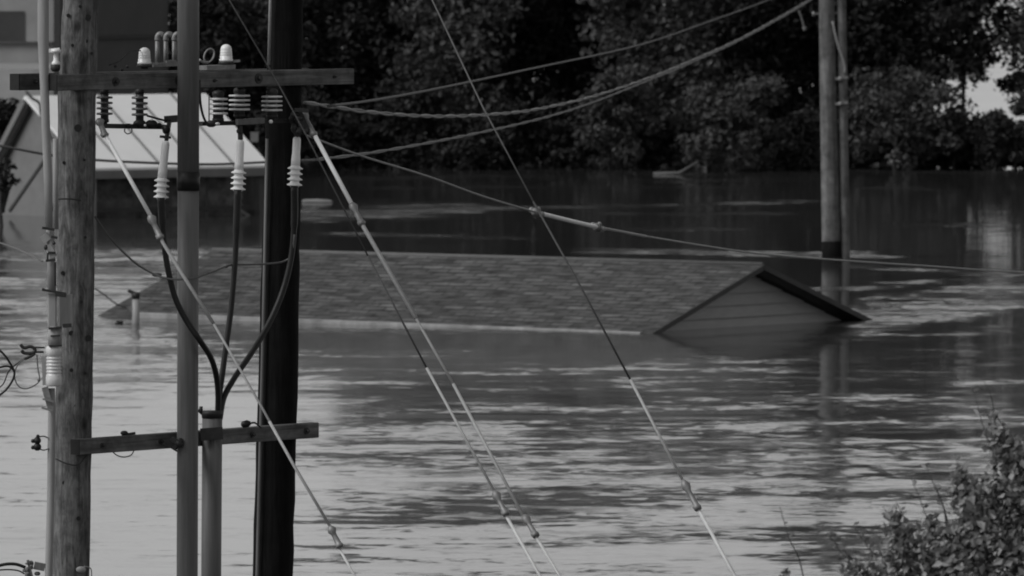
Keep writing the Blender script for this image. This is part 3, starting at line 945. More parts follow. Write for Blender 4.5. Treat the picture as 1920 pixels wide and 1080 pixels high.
arm(N(99, 155, -.17), N(655, 143, -.17), aw, 30 * M, 'arm', 'upper crossarm in front of the two poles, under the dome insulators',
    [(.19, 0, .036), (.40, 0, .04), (.67, 0, .042), (.93, 0, .014), (.52, -.01, .014)])
u = (N(655, 150) - N(99, 150)); u.z = 0; u.normalize(); nb_ = Vector((-u.y, u.x, 0))
arm(N(99, 155, -.17) + nb_ * .40 + Vector((0, 0, .0)), N(640, 144, -.17) + nb_ * .40, aw, 31 * M, 'arm_light', 'upper crossarm behind the two poles, its end sticking out at the left', [(.05, 0, .02)])
arm(N(142, 838, -.2), N(590, 806, -.2), aw * .9, 29 * M, 'arm', 'lower crossarm below the black cables', [(.09, 0, .022), (.33, 0, .022), (.715, 0, .024), (.945, 0, .028)])

# ------------------------------------------------------------------ conduits
b = thing('riser_conduit', P(352, 1385, 88.6), 'tall grey conduit with dark band, in front of both crossarms', 'conduit', 'grey riser conduits')
dC = 88.55
m = MB(); m.tube([P(355, -500, dC), P(353, 0, dC), P(353, 324, dC)], [20.5 * M] * 3, 24); m.build('upper_pipe', MAT['conduit'], b)
m = MB(); m.tube([P(353, 356, dC), P(352, 700, dC), P(351, 1080, dC), P(350, 1385, dC)], [20 * M] * 4, 24); m.build('lower_pipe', MAT['conduit'], b)
m = MB(); m.tube([P(353.5, 322, dC), P(353.3, 357, dC)], [21.6 * M] * 2, 24); m.build('coupling', MAT['black'], b)
b = thing('riser_conduit', P(396, 1385, 88.7), 'short grey conduit ending in a dark bushing', 'conduit', 'grey riser conduits')
dC2 = 88.9
m = MB(); m.tube([P(398, 776, dC2), P(396, 1080, dC2), P(394, 1385, dC2)], [19 * M] * 3, 24); m.build('pipe', MAT['conduit'], b)
m = MB(); m.lathe(P(398, 784, dC2), P(398, 770, dC2), [(0, 19.6 * M), (.5, 20.5 * M), (.55, 21 * M), (1, 20 * M)], 20); m.build('bushing', MAT['steel_dark'], b)
m = MB(); m.beam(P(372, 768, dC2), P(383, 778, dC2), .03, .03); m.tube([P(377, 762, dC2 - .02), P(377, 774, dC2 - .02)], .014, 8); m.build('clip', MAT['steel_dark'], b)
m = MB(); m.beam(P(376, 815, dC2 - .1), P(418, 812, dC2 - .1), .03, .1); m.build('strap', MAT['steel_dark'], b)
m = MB()
m.beam(P(322, 822, dC - .06), P(341, 836, dC - .1), .03, .035); m.beam(P(326, 842, dC - .06), P(341, 824, dC - .1), .03, .03); m.blob(P(336, 832, dC - .11), .03)
m.tube(smooth_path([P(302, 833, dC - .08), P(318, 838, dC - .08), P(332, 846, dC - .1)]), 1.6 * M, 6)
tag(m.build('conduit_clamp', MAT['steel_dark']), 'twisted dark clamp fixing the tall conduit to the lower crossarm', 'clamp')
m = MB(); m.lathe(P(452, 797, 89.2), P(470, 793, 89.2), [(0, .012), (.2, .028), (.7, .03), (1, .014)], 10); m.tube(smooth_path([P(468, 794, 89.2), P(478, 793, 89.2), P(490, 802, 89.3)]), 1.8 * M, 6)
tag(m.build('cable_lug', MAT['black']), 'black cable lug lying on top of the lower crossarm left of the black pole', 'cable lug')
m = MB(); m.blob(P(233, 812, 88.3), .026, (1.2, 1, .8)); m.beam(P(228, 816, 88.3), P(254, 812, 88.3), .03, .02)
tag(m.build('arm_bracket', MAT['steel_dark']), 'small bracket on top of the lower crossarm near its left end', 'bracket')
m = MB(); m.tube(smooth_path([P(212, 848, 88.2), P(220, 854, 88.2), P(233, 857, 88.2), P(246, 853, 88.2), P(252, 843, 88.2)]), 1.1 * M, 6)
tag(m.build('wire_loop', MAT['rope_dark']), 'thin wire loop hanging below the left part of the lower crossarm', 'wire')

# ------------------------------------------------------------------ cable terminations and the three black cables
def termination(top, neck, bottom, off, label):
    d = D(top[0]) + off
    a, nk, bt = P(top[0], top[1], d), P(neck[0], neck[1], d), P(bottom[0], bottom[1], d)
    root = thing('cable_termination', bt, label, 'cable termination', 'white cable terminations')
    m = MB(); m.lathe(a, nk, [(0, 3 * M), (.03, 6.2 * M), (.10, 7.6 * M), (.6, 7.6 * M), (.8, 8.6 * M), (1, 8.8 * M)], 18); m.build('body', MAT['poly'], root)
    m = MB()
    prof = []
    for k in range(4):
        t0 = k / 4
        prof += [(t0, 8.5 * M), (t0 + .05, 9 * M), (t0 + .13, 14.6 * M), (t0 + .17, 14.2 * M), (t0 + .20, 9 * M)]
    prof.append((1, 8 * M))
    m.lathe(nk, bt, prof, 22); m.build('sheds', MAT['poly'], root)
    m = MB(); m.lathe(a + (a - nk) * .2, a, [(0, 2.2 * M), (.3, 2.6 * M), (.6, 2.6 * M), (1, 3 * M)], 10); m.build('stud', MAT['steel_dark'], root)
    return root
termination((311, 264), (304, 333), (302, 374), -.25, 'left white ribbed cable termination, left of the tall conduit')
termination((451, 262), (448, 318), (446, 359), -.25, 'middle white ribbed cable termination, between the tall conduit and the black pole')
termination((557, 256), (554, 310), (552, 351), -.42, 'right white ribbed cable termination, in front of the black pole')
def black_cable(pts, offs, label, mat='black', r=5.6, front=False):
    P3 = [P(x, y, D(x) + offs[0] + (offs[1] - offs[0]) * i / (len(pts) - 1)) for i, (x, y) in enumerate(pts)]
    if front:       # swings forward round the tall conduit
        P3 = [P(x, y, min(v.y, 88.40 + max(0, (x - 385)) * .02)) for (x, y), v in zip(pts, P3)]
    P3[-1] = P(pts[-1][0], pts[-1][1], dC2 + .02)
    s = smooth_path(P3)
    m = MB(); m.tube(s, [r * 1.25 * M if i < 8 else r * M for i in range(len(s))], 12)
    return tag(m.build('power_cable', MAT[mat]), label, 'cable', 'heavy black cables into the short conduit')
black_cable([(302, 371), (304, 410), (308, 460), (316, 510), (329, 560), (350, 602), (376, 640), (395, 670), (405, 702), (409, 740), (408, 786)], (-.27, -.3), 'thick black cable curving from the left termination down into the short conduit', front=True)
black_cable([(446, 356), (444, 420), (440, 500), (433, 580), (425, 640), (417, 700), (411, 745), (410, 786)], (-.27, -.3), 'thick black cable dropping straight from the middle termination')
black_cable([(552, 348), (552, 410), (548, 468), (538, 520), (522, 568), (500, 615), (470, 664), (440, 708), (420, 745), (412, 786)], (-.42, -.3), 'thick black cable sweeping left across the black pole from the right termination', 'black')
P3 = [N(178, 406, -.05), N(210, 450, -.1), N(250, 490, -.15), N(285, 512, -.3), N(318, 523, -.55), N(360, 522, -.72), N(400, 509, -.55), N(432, 497, -.22), N(470, 496, -.25), N(510, 494, -.28), N(535, 489, -.32), N(548, 475, -.4), N(552, 440, -.44)]
m = MB(); m.tube(smooth_path(P3), 2.0 * M, 8); m.blob(N(424, 499, -.2), 4 * M); m.blob(N(294, 515, -.2), 6 * M, (1.6, 1, .7))
tag(m.build('bonding_wire', MAT['rope_dark']), 'thin sagging bonding wire that links the three black cables', 'wire')

# ------------------------------------------------------------------ insulators
def dome(x, y0, y1, off, label):
    d = D(x) + off
    root = thing('post_insulator', P(x, y1, d), label, 'insulator', 'dome insulators on the upper crossarm')
    m = MB(); h = y1 - y0
    m.lathe(P(x, y1 - 7, d), P(x, y0, d), [(0, 13 * M), (.12, 13.2 * M), (.16, 11.6 * M), (.3, 12.2 * M), (.34, 10.6 * M), (.38, 11.6 * M), (.44, 11.6 * M), (.48, 10.4 * M), (.52, 11.3 * M), (.58, 11.2 * M), (.62, 10.2 * M), (.7, 10.8 * M), (.86, 9.2 * M), (.95, 6 * M), (1, 2.5 * M)], 20)
    m.build('dome', MAT['porcelain'], root)
    m = MB(); m.lathe(P(x, y1 + 2, d), P(x, y1 - 7, d), [(0, 7 * M), (.35, 7 * M), (.4, 15 * M), (.95, 14 * M), (1, 12 * M)], 16); m.build('base', MAT['steel_dark'], root)
    m = MB(); m.beam(P(x, y1 - 6, d), P(x + 26, y1 - 8, d), .03, .02); m.build('lug', MAT['galv'], root)
dome(271, 89, 127, -.16, 'white dome insulator left of the tall conduit')
dome(424, 83, 122, -.16, 'white dome insulator right of the tall conduit')
d = 87.85
root = thing('spool_insulator', P(105, 128, d), 'white spool insulator with a flat top beside the weathered pole', 'insulator')
m = MB(); m.lathe(P(105, 122, d), P(105, 92, d), [(0, 8 * M), (.15, 8 * M), (.3, 5 * M), (.75, 5 * M), (.8, 10 * M), (.98, 10 * M), (1, 4 * M)], 14); m.beam(P(91, 95, d), P(112, 93, d), .04, .03); m.build('spool', MAT['porcelain'], root)
m = MB(); m.lathe(P(104, 134, d), P(104, 121, d), [(0, 6 * M), (.3, 9 * M), (1, 9 * M)], 12); m.build('base', MAT['steel_dark'], root)
for (x, lb) in ((297, 'hooked grey tube on the upper crossarm, next to the left dome insulator'), (313, 'hooked grey tube on the upper crossarm, middle of three'), (329, 'hooked grey tube on the upper crossarm, touching the tall conduit')):
    d = D(x) - .1
    root = thing('arrester_tube', P(x, 122, d), lb, 'arrester tube', 'hooked tubes on the upper crossarm')
    m = MB(); m.tube([P(x - 2, 120, d), P(x - 2, 76, d)], 4.3 * M, 10); m.build('tube', MAT['galv'], root)
    m = MB(); m.tube(smooth_path([P(x - 2, 76, d), P(x - 1, 68, d), P(x + 3, 64, d), P(x + 9, 66, d)]), 5.4 * M, 10); m.build('hook', MAT['galv'], root)
m = MB(); m.beam(N(283, 122, -.1), N(340, 120, -.1), .05, .03); m.beam(N(310, 118, -.1), N(328, 117, -.1), .03, .04)
tag(m.build('tube_rail', MAT['galv']), 'steel rail under the hooked tubes on the upper crossarm', 'rail')
m = MB(); m.tube(smooth_path([N(392 + 9 * math.sin(a) + 3 * math.cos(a), 104 - 13 * math.cos(a), -.05) for a in [i * math.pi / 5 for i in range(11)]], 3), 1.6 * M, 8); m.tube(smooth_path([N(374, 112, -.05), N(380, 116, -.05), N(390, 117, -.05)]), 2.5 * M, 8)
tag(m.build('wire_coil', MAT['rope']), 'small ring of wire standing right of the tall conduit', 'wire coil')
m = MB(); m.beam(N(380, 127, -.17), N(434, 125, -.17), .09, .035)
tag(m.build('arm_plate', MAT['galv']), 'pale plate lying on the upper crossarm under the right dome insulator', 'plate')
m = MB(); m.tube(smooth_path([N(205, 122, -.15), N(225, 114, -.15), N(240, 99, -.15), N(250, 95, -.15), N(264, 95, -.15)]), 1.0 * M, 6)
for x, y in ((216, 124), (229, 131), (239, 125)): m.blob(N(x, y, -.17), 3.2 * M)
tag(m.build('tie_wire', MAT['steel_dark']), 'thin tie wire running from the upper crossarm to the left dome insulator', 'wire')

def bell(x, y0, y1, off, rc, rs, mat, label, n=4):
    d = D(x) + off
    root = thing('ribbed_insulator', P(x, y1, d), label, 'insulator', 'ribbed insulators hanging under the upper crossarm')
    a, b_ = P(x, y0, d), P(x, y1, d)
    m = MB(); m.lathe(a, b_, [(0, rc * .72 * M), (.5, rc * .7 * M), (1, rc * .72 * M)], 20); m.build('core', MAT['shaded_core'], root)
    for k in range(n):
        t = .12 + .78 * k / n; st = .78 / n
        m = MB(); m.lathe(a + (b_ - a) * t, a + (b_ - a) * (t + st * .52), [(0, rc * .7 * M), (.12, rs * .96 * M), (.5, rs * M), (.85, rs * .97 * M), (1, rc * .7 * M)], 24); m.build('shed', MAT[mat], root)
    m = MB(); m.lathe(P(x, y0 - 8, d), P(x, y0 + 2, d), [(0, rc * .5 * M), (.3, rc * .8 * M), (1, rc * .8 * M)], 14); m.build('cap', MAT['steel_dark'], root)
    m = MB(); m.lathe(P(x, y1 - 2, d), P(x, y1 + 8, d), [(0, rc * .8 * M), (.5, rc * .8 * M), (.6, rc * .5 * M), (1, rc * .5 * M)], 14); m.build('cap', MAT['steel_dark'], root)
bell(196, 174, 226, .05, 10.5, 15.5, 'porcelain_dark', 'dark ribbed insulator nearest the weathered pole', 4)
bell(262, 174, 228, .05, 10.5, 15.5, 'porcelain_dark', 'dark ribbed insulator midway between the weathered pole and the tall conduit', 4)
bell(409, 178, 224, -.08, 14, 18.5, 'porcelain_grey', 'pale ribbed insulator just right of the tall conduit', 4)
bell(449, 172, 216, -.12, 14, 20.5, 'porcelain_grey', 'pale ribbed insulator above the middle cable termination', 4)
bell(510, 174, 217, -.32, 14, 20, 'porcelain_grey', 'pale ribbed insulator in front of the black pole', 4)
# switch linkage under the insulators
b = thing('switch_linkage', N(250, 240), 'black switch linkage bar under the dark ribbed insulators', 'switch')
m = MB(); m.beam(N(190, 236, -.02), N(306, 238, -.02), .05, 9 * M); m.build('bar', MAT['black'], b)
m = MB(); m.blob(N(262, 232, -.06), 8 * M, (1.6, 1, 1)); m.blob(N(284, 233, -.06), 8 * M, (1.5, 1, 1.1)); m.blob(N(240, 236, -.06), 6 * M, (1.4, 1, .8)); m.blob(N(298, 236, -.06), 6 * M); m.build('contact', MAT['black'], b)
m = MB(); m.tube(smooth_path([N(234, 240, -.08), N(234, 247, -.08), N(240, 251, -.08), N(247, 247, -.08), N(247, 240, -.08)]), 1.2 * M, 6); m.build('pull_ring', MAT['galv'], b)
m = MB(); m.blob(N(272, 235, -.13), 2.6 * M); m.blob(N(284, 224, -.13), 2.6 * M); m.build('bolt', MAT['guard'], b)
m = MB(); m.tube(smooth_path([N(276, 217, -.06), N(294, 222, -.08), N(312, 226, -.1), N(322, 222, -.1)]), 2 * M, 6); m.beam(N(312, 224, -.1), N(334, 222, -.1), .05, .055); m.beam(N(318, 226, -.12), N(312, 262, -.22), .03, .03); m.blob(N(312, 243, -.2), 8 * M, (1, 1, 1.2)); m.beam(N(302, 256, -.2), N(318, 258, -.2), .03, .02); m.build('jumper', MAT['black'], b)
b = thing('switch_linkage', N(480, 240), 'dark switch linkage with steel bars under the pale ribbed insulators', 'switch')
m = MB(); m.beam(N(376, 232, -.02), N(470, 230, -.1), .05, 8 * M); m.beam(N(455, 228, -.2), N(565, 226, -.35), .05, 7 * M); m.blob(N(396, 232, -.15), 7 * M, (1.5, 1, 1)); m.build('bar', MAT['steel_dark'], b)
m = MB(); m.beam(N(444, 229, -.3), N(494, 226, -.34), .03, 11 * M); m.build('plate', MAT['conduit'], b)
m = MB(); m.blob(N(408, 232, -.26), 3.4 * M, (1.3, 1, .8)); m.blob(N(508, 228, -.44), 3.8 * M); m.build('bolt', MAT['guard'], b)
m = MB(); m.beam(N(450, 236, -.25), N(451, 262, -.25), .03, .03); m.blob(N(448, 246, -.27), 5 * M); m.build('jumper', MAT['steel_dark'], b)
m = MB(); m.beam(N(549, 226, -.42), N(557, 256, -.42), .035, .03); m.blob(N(553, 240, -.44), 8 * M, (1, 1, 1.4)); m.build('jumper', MAT['steel_dark'], b)
m = MB(); m.tube(smooth_path([N(374, 150, -.3), N(376, 195, -.3), N(384, 225, -.2), N(396, 236, -.15)]), 2.4 * M, 6); m.tube([N(392, 180, -.05), N(392, 226, -.05)], 1.2 * M, 6); m.build('lead', MAT['steel_dark'], b)
m = MB(); m.box(P(477, 257, 226), .16, .1, .2)
tag(m.build('meter_box', MAT['stucco']), 'small grey box on the porch of the metal roofed building, right of the middle termination', 'box')

# ------------------------------------------------------------------ fibreglass rod and fuse gear on the left side of the weathered pole
dG = 87.62
b = thing('hot_stick_rod', P(89, 430, dG), 'pale smooth rod standing against the weathered pole across the upper crossarm', 'rod')
m = MB(); m.tube([P(76, -420, dG), P(81, 0, dG), P(81, 70, dG), P(83, 150, dG), P(86, 240, dG), P(90, 330, dG), P(92, 428, dG)], [10 * M, 10.5 * M, 10.5 * M, 8.5 * M, 8 * M, 8 * M, 7 * M], 16); m.build('rod', MAT['conduit_pale'], b)
m = MB(); m.tube([P(104, 260, dG + .12), P(105, 430, dG + .12)], 5 * M, 10); m.build('guide_tube', MAT['conduit_pale'], b)
b = thing('fuse_holder', P(96, 500, dG), 'cluster of pale fuse clamps at the foot of the smooth rod', 'fuse holder')
m = MB(); m.tube([P(94, 428, dG), P(98, 548, dG)], 7.5 * M, 12); m.build('barrel', MAT['conduit_pale'], b)
m = MB(); m.beam(P(79, 427, dG - .06), P(102, 431, dG - .06), .03, .02); m.beam(P(96, 444, dG - .06), P(108, 446, dG - .06), .02, .02); m.blob(P(86, 464, dG - .05), 4 * M, (1, 1, 1.3)); m.blob(P(101, 456, dG - .06), 3.4 * M); m.beam(P(90, 474, dG - .06), P(104, 474, dG - .06), .02, .02); m.beam(P(86, 489, dG - .06), P(104, 487, dG - .06), .025, .02); m.beam(P(90, 474, dG - .06), P(89, 490, dG - .06), .015, .015); m.build('clamp', MAT['steel_dark'], b)
m = MB(); m.beam(P(81, 440, dG - .03), P(90, 452, dG - .03), .03, .07); m.beam(P(90, 460, dG - .03), P(102, 482, dG - .03), .06, .05); m.build('casting', MAT['conduit_pale'], b)
m = MB(); m.tube([P(104, 492, dG - .02), P(104, 536, dG - .02)], 1.4 * M, 6); m.build('hinge_pin', MAT['steel_dark'], b)
b = thing('surge_arrester', P(100, 722, dG), 'pale ribbed surge arrester bolted to the left side of the weathered pole', 'arrester')
m = MB(); m.beam(P(98, 550, dG + .0), P(98, 612, dG), 17 * M, .07, Vector((1, 0, 0)), bev=.3); m.beam(P(123, 552, dG + .1), P(124, 612, dG + .1), 26 * M, .05, Vector((1, 0, 0)), bev=.2); m.build('mounting_plate', MAT['conduit_pale'], b)
m = MB(); m.beam(P(79, 543, dG - .03), P(124, 551, dG - .03), .07, 4 * M); m.beam(P(104, 552, dG - .05), P(124, 554, dG - .05), .05, 7 * M); m.blob(P(81, 542, dG - .04), 2.5 * M); m.build('bracket', MAT['steel_dark'], b)
m = MB(); m.tube([P(103, 612, dG), P(103, 648, dG)], 12.5 * M, 14); m.build('neck', MAT['conduit_pale'], b)
m = MB(); m.beam(P(91, 616, dG - .06), P(116, 614, dG - .06), .03, 4 * M); m.beam(P(118, 611, dG - .02), P(134, 610, dG - .02), .05, 7 * M); m.beam(P(95, 630, dG - .06), P(113, 629, dG - .06), .02, .012); m.beam(P(92, 649, dG - .06), P(116, 648, dG - .06), .03, 3 * M); m.build('band', MAT['steel_dark'], b)
prof = [(0, 13 * M), (.06, 14.8 * M), (.24, 14.8 * M)]
for k in range(6):
    t = .25 + .085 * k
    prof += [(t, 13.4 * M), (t + .02, 13.2 * M), (t + .035, 14.6 * M), (t + .07, 14.6 * M)]
prof += [(.78, 15.5 * M), (.97, 15.5 * M), (1, 13 * M)]
m = MB(); m.lathe(P(101, 649, dG), P(101, 724, dG), prof, 24); m.build('ribbed_body', MAT['porcelain_grey'], b)
m = MB(); m.beam(P(84, 668, dG), P(86, 722, dG), .03, .05); m.build('side_flange', MAT['conduit_pale'], b)
m = MB(); m.beam(P(84, 726, dG - .02), P(96, 768, dG - .02), .05, .05); m.beam(P(80, 748, dG - .06), P(100, 753, dG - .06), .03, .014); m.beam(P(78, 764, dG - .06), P(100, 771, dG - .06), .03, .016); m.build('foot_clamp', MAT['galv'], b)
m = MB(); m.tube([P(96, 728, dG + .03), P(97, 780, dG + .03), P(95, 940, dG + .02), P(91, 1080, dG), P(86, 1385, dG)], 7 * M, 14)
tag(m.build('ground_conduit', MAT['conduit_pale']), 'thin pale conduit running down the left side of the weathered pole from the surge arrester', 'conduit')
b = thing('lead_clamp', P(55, 660, dG), 'curled dark lead clamp sticking out to the left of the surge arrester', 'clamp')
m = MB(); m.tube([P(84, 652, dG), P(64, 651, dG)], 1.6 * M, 6); m.tube([P(82, 660, dG), P(66, 660, dG)], 2.0 * M, 6)
m.tube(smooth_path([P(38, 646, dG), P(45, 652, dG), P(58, 650, dG), P(66, 656, dG), P(60, 662, dG), P(46, 662, dG), P(40, 657, dG)]), 3.2 * M, 8); m.build('clamp_body', MAT['steel_dark'], b)
m = MB(); m.tube(smooth_path([P(66, 662, dG), P(58, 668, dG), P(46, 673, dG)]), 2.8 * M, 8); m.build('clamp_tail', MAT['steel_dark'], b)
m = MB(); m.tube(smooth_path([P(69, 664, dG), P(71, 690, dG), P(74, 713, dG), P(62, 724, dG), P(46, 729, dG), P(33, 722, dG), P(27, 703, dG), P(33, 685, dG), P(46, 672, dG)]), 1.2 * M, 6); m.blob(P(73, 713, dG), 3 * M)
tag(m.build('lead_wire', MAT['rope_dark']), 'thin wire loop hanging below the curled lead clamp', 'wire')
m = MB(); m.tube(smooth_path([P(-14, 648, dG), P(5, 662, dG), P(19, 681, dG), P(27, 699, dG), P(22, 716, dG), P(8, 734, dG), P(-12, 748, dG)]), 2.1 * M, 8)
m.tube(smooth_path([P(-14, 694, dG), P(3, 688, dG), P(16, 687, dG), P(26, 694, dG)]), 2.0 * M, 8); m.tube(smooth_path([P(-12, 734, dG + .02), P(6, 720, dG + .02), P(18, 694, dG + .02), P(44, 673, dG + .02)]), 1.2 * M, 6)
tag(m.build('cable_coil', MAT['black']), 'loose coil of black cable at the left edge of the picture', 'cable coil')
b = thing('split_bolt', P(68, 830, dG), 'knobby black split bolt connector left of the lower crossarm', 'connector')
m = MB(); m.blob(P(70, 826, dG), 7 * M, (1, 1, 1)); m.blob(P(70, 838, dG), 7.5 * M); m.blob(P(62, 827, dG), 4 * M); m.blob(P(62, 839, dG), 4 * M); m.blob(P(71, 818, dG), 3.5 * M); m.build('connector_body', MAT['black'], b)
m = MB(); m.tube(smooth_path([P(73, 819, dG), P(82, 818, dG), P(90, 821, dG)]), 1.4 * M, 6); m.tube(smooth_path([P(74, 842, dG), P(82, 844, dG), P(92, 841, dG)]), 1.2 * M, 6); m.build('tail_wire', MAT['rope_dark'], b)
m = MB(); m.tube(smooth_path([P(-14, 1064, dG), P(10, 1058, dG), P(30, 1058, dG), P(48, 1064, dG)]), 3 * M, 8)
m.tube(smooth_path([P(-14, 1070, dG), P(14, 1068, dG), P(34, 1070, dG), P(46, 1076, dG)]), 1.4 * M, 6)
tag(m.build('service_cable', MAT['black']), 'black cable coming in at the bottom left corner', 'cable')
m = MB(); rr = random.Random(4)
for k in range(11): m.blob(P(46 + rr.uniform(-2, 26), 1066 + rr.uniform(-12, 14), dG + rr.uniform(-.04, .04)), rr.uniform(3, 6.5) * M, (1, 1, rr.uniform(.6, 1.3)), 6)
m.beam(P(52, 1050, dG), P(60, 1082, dG), .02, .02); m.beam(P(64, 1060, dG), P(84, 1064, dG), .03, .06)
tag(m.build('cable_clamp', MAT['conduit']), 'lumpy grey clamp at the end of the black cable in the bottom left corner', 'clamp')
m = MB(); m.blob(P(152, 1068, D(145) - .16), 8 * M, (1.2, .6, .8)); m.tube(smooth_path([P(158, 1062, D(145) - .14), P(170, 1066, D(145) - .1), P(172, 1082, D(145) - .1)]), 1.2 * M, 6)
tag(m.build('pole_bracket', MAT['conduit_pale']), 'pale bracket near the bottom of the weathered pole', 'bracket')

# ------------------------------------------------------------------ guy wires
def line(pts, d0, d1, r, name, mat, parent=None, k=5):
    """wire through photo points, straight in plan between depth d0 and d1"""
    x0, x1 = pts[0][0], pts[-1][0]
    P3 = []
    for (x, y) in pts:
        a = (x - x0) / (x1 - x0)
        P3.append(P(x, y, 1 / ((1 - a) / d0 + a / d1)))
    if k > 1: P3 = smooth_path(P3, k)
    m = MB(); m.tube(P3, r, 8)
    return m, P3
def guy(label, segs, clamps, d0, d1, xa, xb, gy=None):
    root = thing('guy_wire', P(xb[0], xb[1], d1), label, 'guy wire', 'guy wires slanting down from the pole frame')
    def at(x, y):
        a = (x - xa[0]) / (xb[0] - xa[0])
        return P(x, y, 1 / ((1 - a) / d0 + a / d1))
    for (nm, mat, r, pts) in segs:
        m = MB(); m.tube([at(*p) for p in pts], r * M, 8); m.build(nm, MAT[mat], root)
    for (p, q, mat) in clamps:
        a, b_ = at(*p), at(*q)
        m = MB(); m.lathe(a, b_, [(0, 3 * M), (.1, 7 * M), (.25, 8.5 * M), (.38, 5 * M), (.5, 5 * M), (.85, 6 * M), (.9, 8 * M), (1, 6.5 * M)], 10)
        m.blob(a + (b_ - a) * .15 + Vector((.02, 0, .0)), 5 * M); m.blob(a + (b_ - a) * .9 + Vector((-.02, 0, -.0)), 4 * M)
        m.build('clamp', MAT[mat], root)
    return root
guy('white rodded guy wire from the weathered pole, crossing the tall conduit and black pole',
    [('guard_rod', 'guard', 4.1, [(190, 240), (283, 406)]), ('strand', 'strand_bright', 3.6, [(283, 406), (306, 456), (336, 505), (400, 606)]), ('strand', 'rope', 2.4, [(400, 606), (490, 762), (553, 876)]), ('strand', 'strand_bright', 3.0, [(505, 790), (553, 876), (622, 992)]), ('anchor_rod', 'anchor', 2.4, [(632, 1022), (668, 1084), (830, 1385)])],
    [((184, 222), (198, 256), 'galv'), ((280, 402), (302, 448), 'galv'), ((618, 986), (638, 1026), 'galv')], D(160) - .2, 86.5, (190, 240), (830, 1385))
guy('guy wire with a long white rod starting beside the black pole below the upper crossarm',
    [('guard_rod', 'guard', 4.3, [(586, 246), (661, 386)]), ('strand', 'strand_bright', 4.2, [(668, 402), (690, 440), (780, 597)]), ('strand', 'rope', 2.6, [(780, 597), (850, 720)]), ('strand', 'strand_bright', 3.0, [(850, 720), (985, 975)]), ('anchor_rod', 'anchor', 2.7, [(1002, 1002), (1052, 1084), (1215, 1385)])],
    [((565, 205), (590, 256), 'galv'), ((658, 380), (680, 422), 'galv'), ((982, 966), (1006, 1006), 'galv')], 89.7, 86.5, (565, 205), (1215, 1385))
guy('thin guy wire crossing the right part of the upper crossarm, without any white rod',
    [('strand', 'wire_dark', 1.5, [(330, -180), (430, 0), (515, 145), (575, 255), (690, 480)]), ('strand', 'wire_dark', 1.9, [(690, 480), (800, 690)]), ('strand', 'strand_bright', 2.6, [(800, 690), (932, 930)]), ('anchor_rod', 'anchor', 3.0, [(946, 962), (1015, 1084), (1180, 1385)])],
    [((926, 920), (950, 966), 'galv')], 89.3, 86.2, (330, -180), (1180, 1385))
guy('longest guy wire, running from the picture top to a clamp at lower right',
    [('strand', 'rope_dark', 1.6, [(700, -230), (820, 20), (905, 200), (1000, 378)]), ('strand', 'wire_dark', 2.0, [(1000, 378), (1090, 540), (1182, 712)]), ('strand', 'strand_bright', 2.7, [(1182, 712), (1284, 908)]), ('anchor_rod', 'anchor', 3.5, [(1308, 952), (1380, 1084), (1545, 1385)])],
    [((1280, 900), (1310, 956), 'galv')], 88.5, 85.8, (700, -230), (1545, 1385))
m = MB(); rr = random.Random(9)
for k in range(9): m.blob(P(560 + rr.uniform(-14, 16), 226 + rr.uniform(-22, 26), 89.6 + rr.uniform(-.05, .05)), rr.uniform(4, 8) * M, (1, 1, rr.uniform(.7, 1.3)), 6)
m.beam(P(556, 205, 89.6), P(575, 250, 89.6), .04, .07); m.beam(P(552, 206, 89.55), P(578, 208, 89.55), .04, .03)
tag(m.build('guy_bracket', MAT['steel_dark']), 'dark cluster of brackets on the black pole where guys and cables meet', 'bracket')

# ------------------------------------------------------------------ overhead cables
def twisted(pts, d0, d1, r, label, mat1, mat2, pitch=1.3, name='twisted_cable'):
    _, P3 = line(pts, d0, d1, r, 'x', mat1, k=14)
    root = thing(name, P3[0], label, 'cable', 'overhead cables to the far bank')
    for ph, mt in ((0, mat1), (math.pi, mat2)):
        q = []; acc = 0
        for i, p in enumerate(P3):
            if i: acc += (p - P3[i - 1]).length
            a = acc / pitch * 2 * math.pi + ph
            q.append(p + Vector((0, math.cos(a), math.sin(a))) * r * .8)
        m = MB(); m.tube(q, r, 6); m.build('strand', MAT[mt], root)
    return root
twisted([(570, 192), (640, 203), (700, 211), (780, 217), (850, 218), (930, 214), (1000, 206), (1100, 184), (1200, 152), (1300, 112), (1400, 66), (1500, 10), (1548, -22)], 89.8, dF - .3, .011, 'sagging twisted cable from the black pole up to the distant pole', 'rope', 'rope_dark', 3.2)
twisted([(588, 300), (700, 286), (850, 259), (1000, 226), (1100, 196), (1200, 157), (1300, 116), (1400, 69), (1500, 13), (1546, -18)], 89.9, dF - .32, .009, 'lower twisted cable that rises to join the sagging one', 'rope_dark', 'rope_dark', 4)
m, _ = line([(615, 199), (700, 188), (820, 166), (1000, 128), (1200, 84), (1330, 40), (1430, 4), (1500, -25)], 90, dF, .012, '', '', k=6)
tag(m.build('overhead_wire', MAT['wire_dark']), 'thin dark wire rising above the twisted cables to the top edge of the picture', 'cable', 'overhead cables to the far bank')
b = thing('messenger_strand', P(1005, 396, 110), 'grey strand with two knobby fittings falling from the black pole to the right edge', 'cable', 'overhead cables to the far bank')
MS = [(575, 254), (680, 293), (800, 330), (905, 368), (1005, 398), (1065, 413), (1120, 426), (1210, 443), (1320, 461), (1420, 475), (1560, 487), (1740, 499), (1930, 511), (2300, 525)]
_, P3 = line(MS, 89.8, 150, .01, '', '', k=1)
def msub(i, j, r, nm, mat):
    m = MB(); m.tube(smooth_path(P3[i:j + 1], 6) if j - i > 1 else P3[i:j + 1], r, 8); m.build(nm, MAT[mat], b)
msub(0, 4, .0095, 'strand', 'rope'); msub(4, 6, .02, 'insulator_rod', 'guard'); msub(6, 7, .014, 'strand', 'rope'); msub(7, 13, .010, 'strand', 'rope')
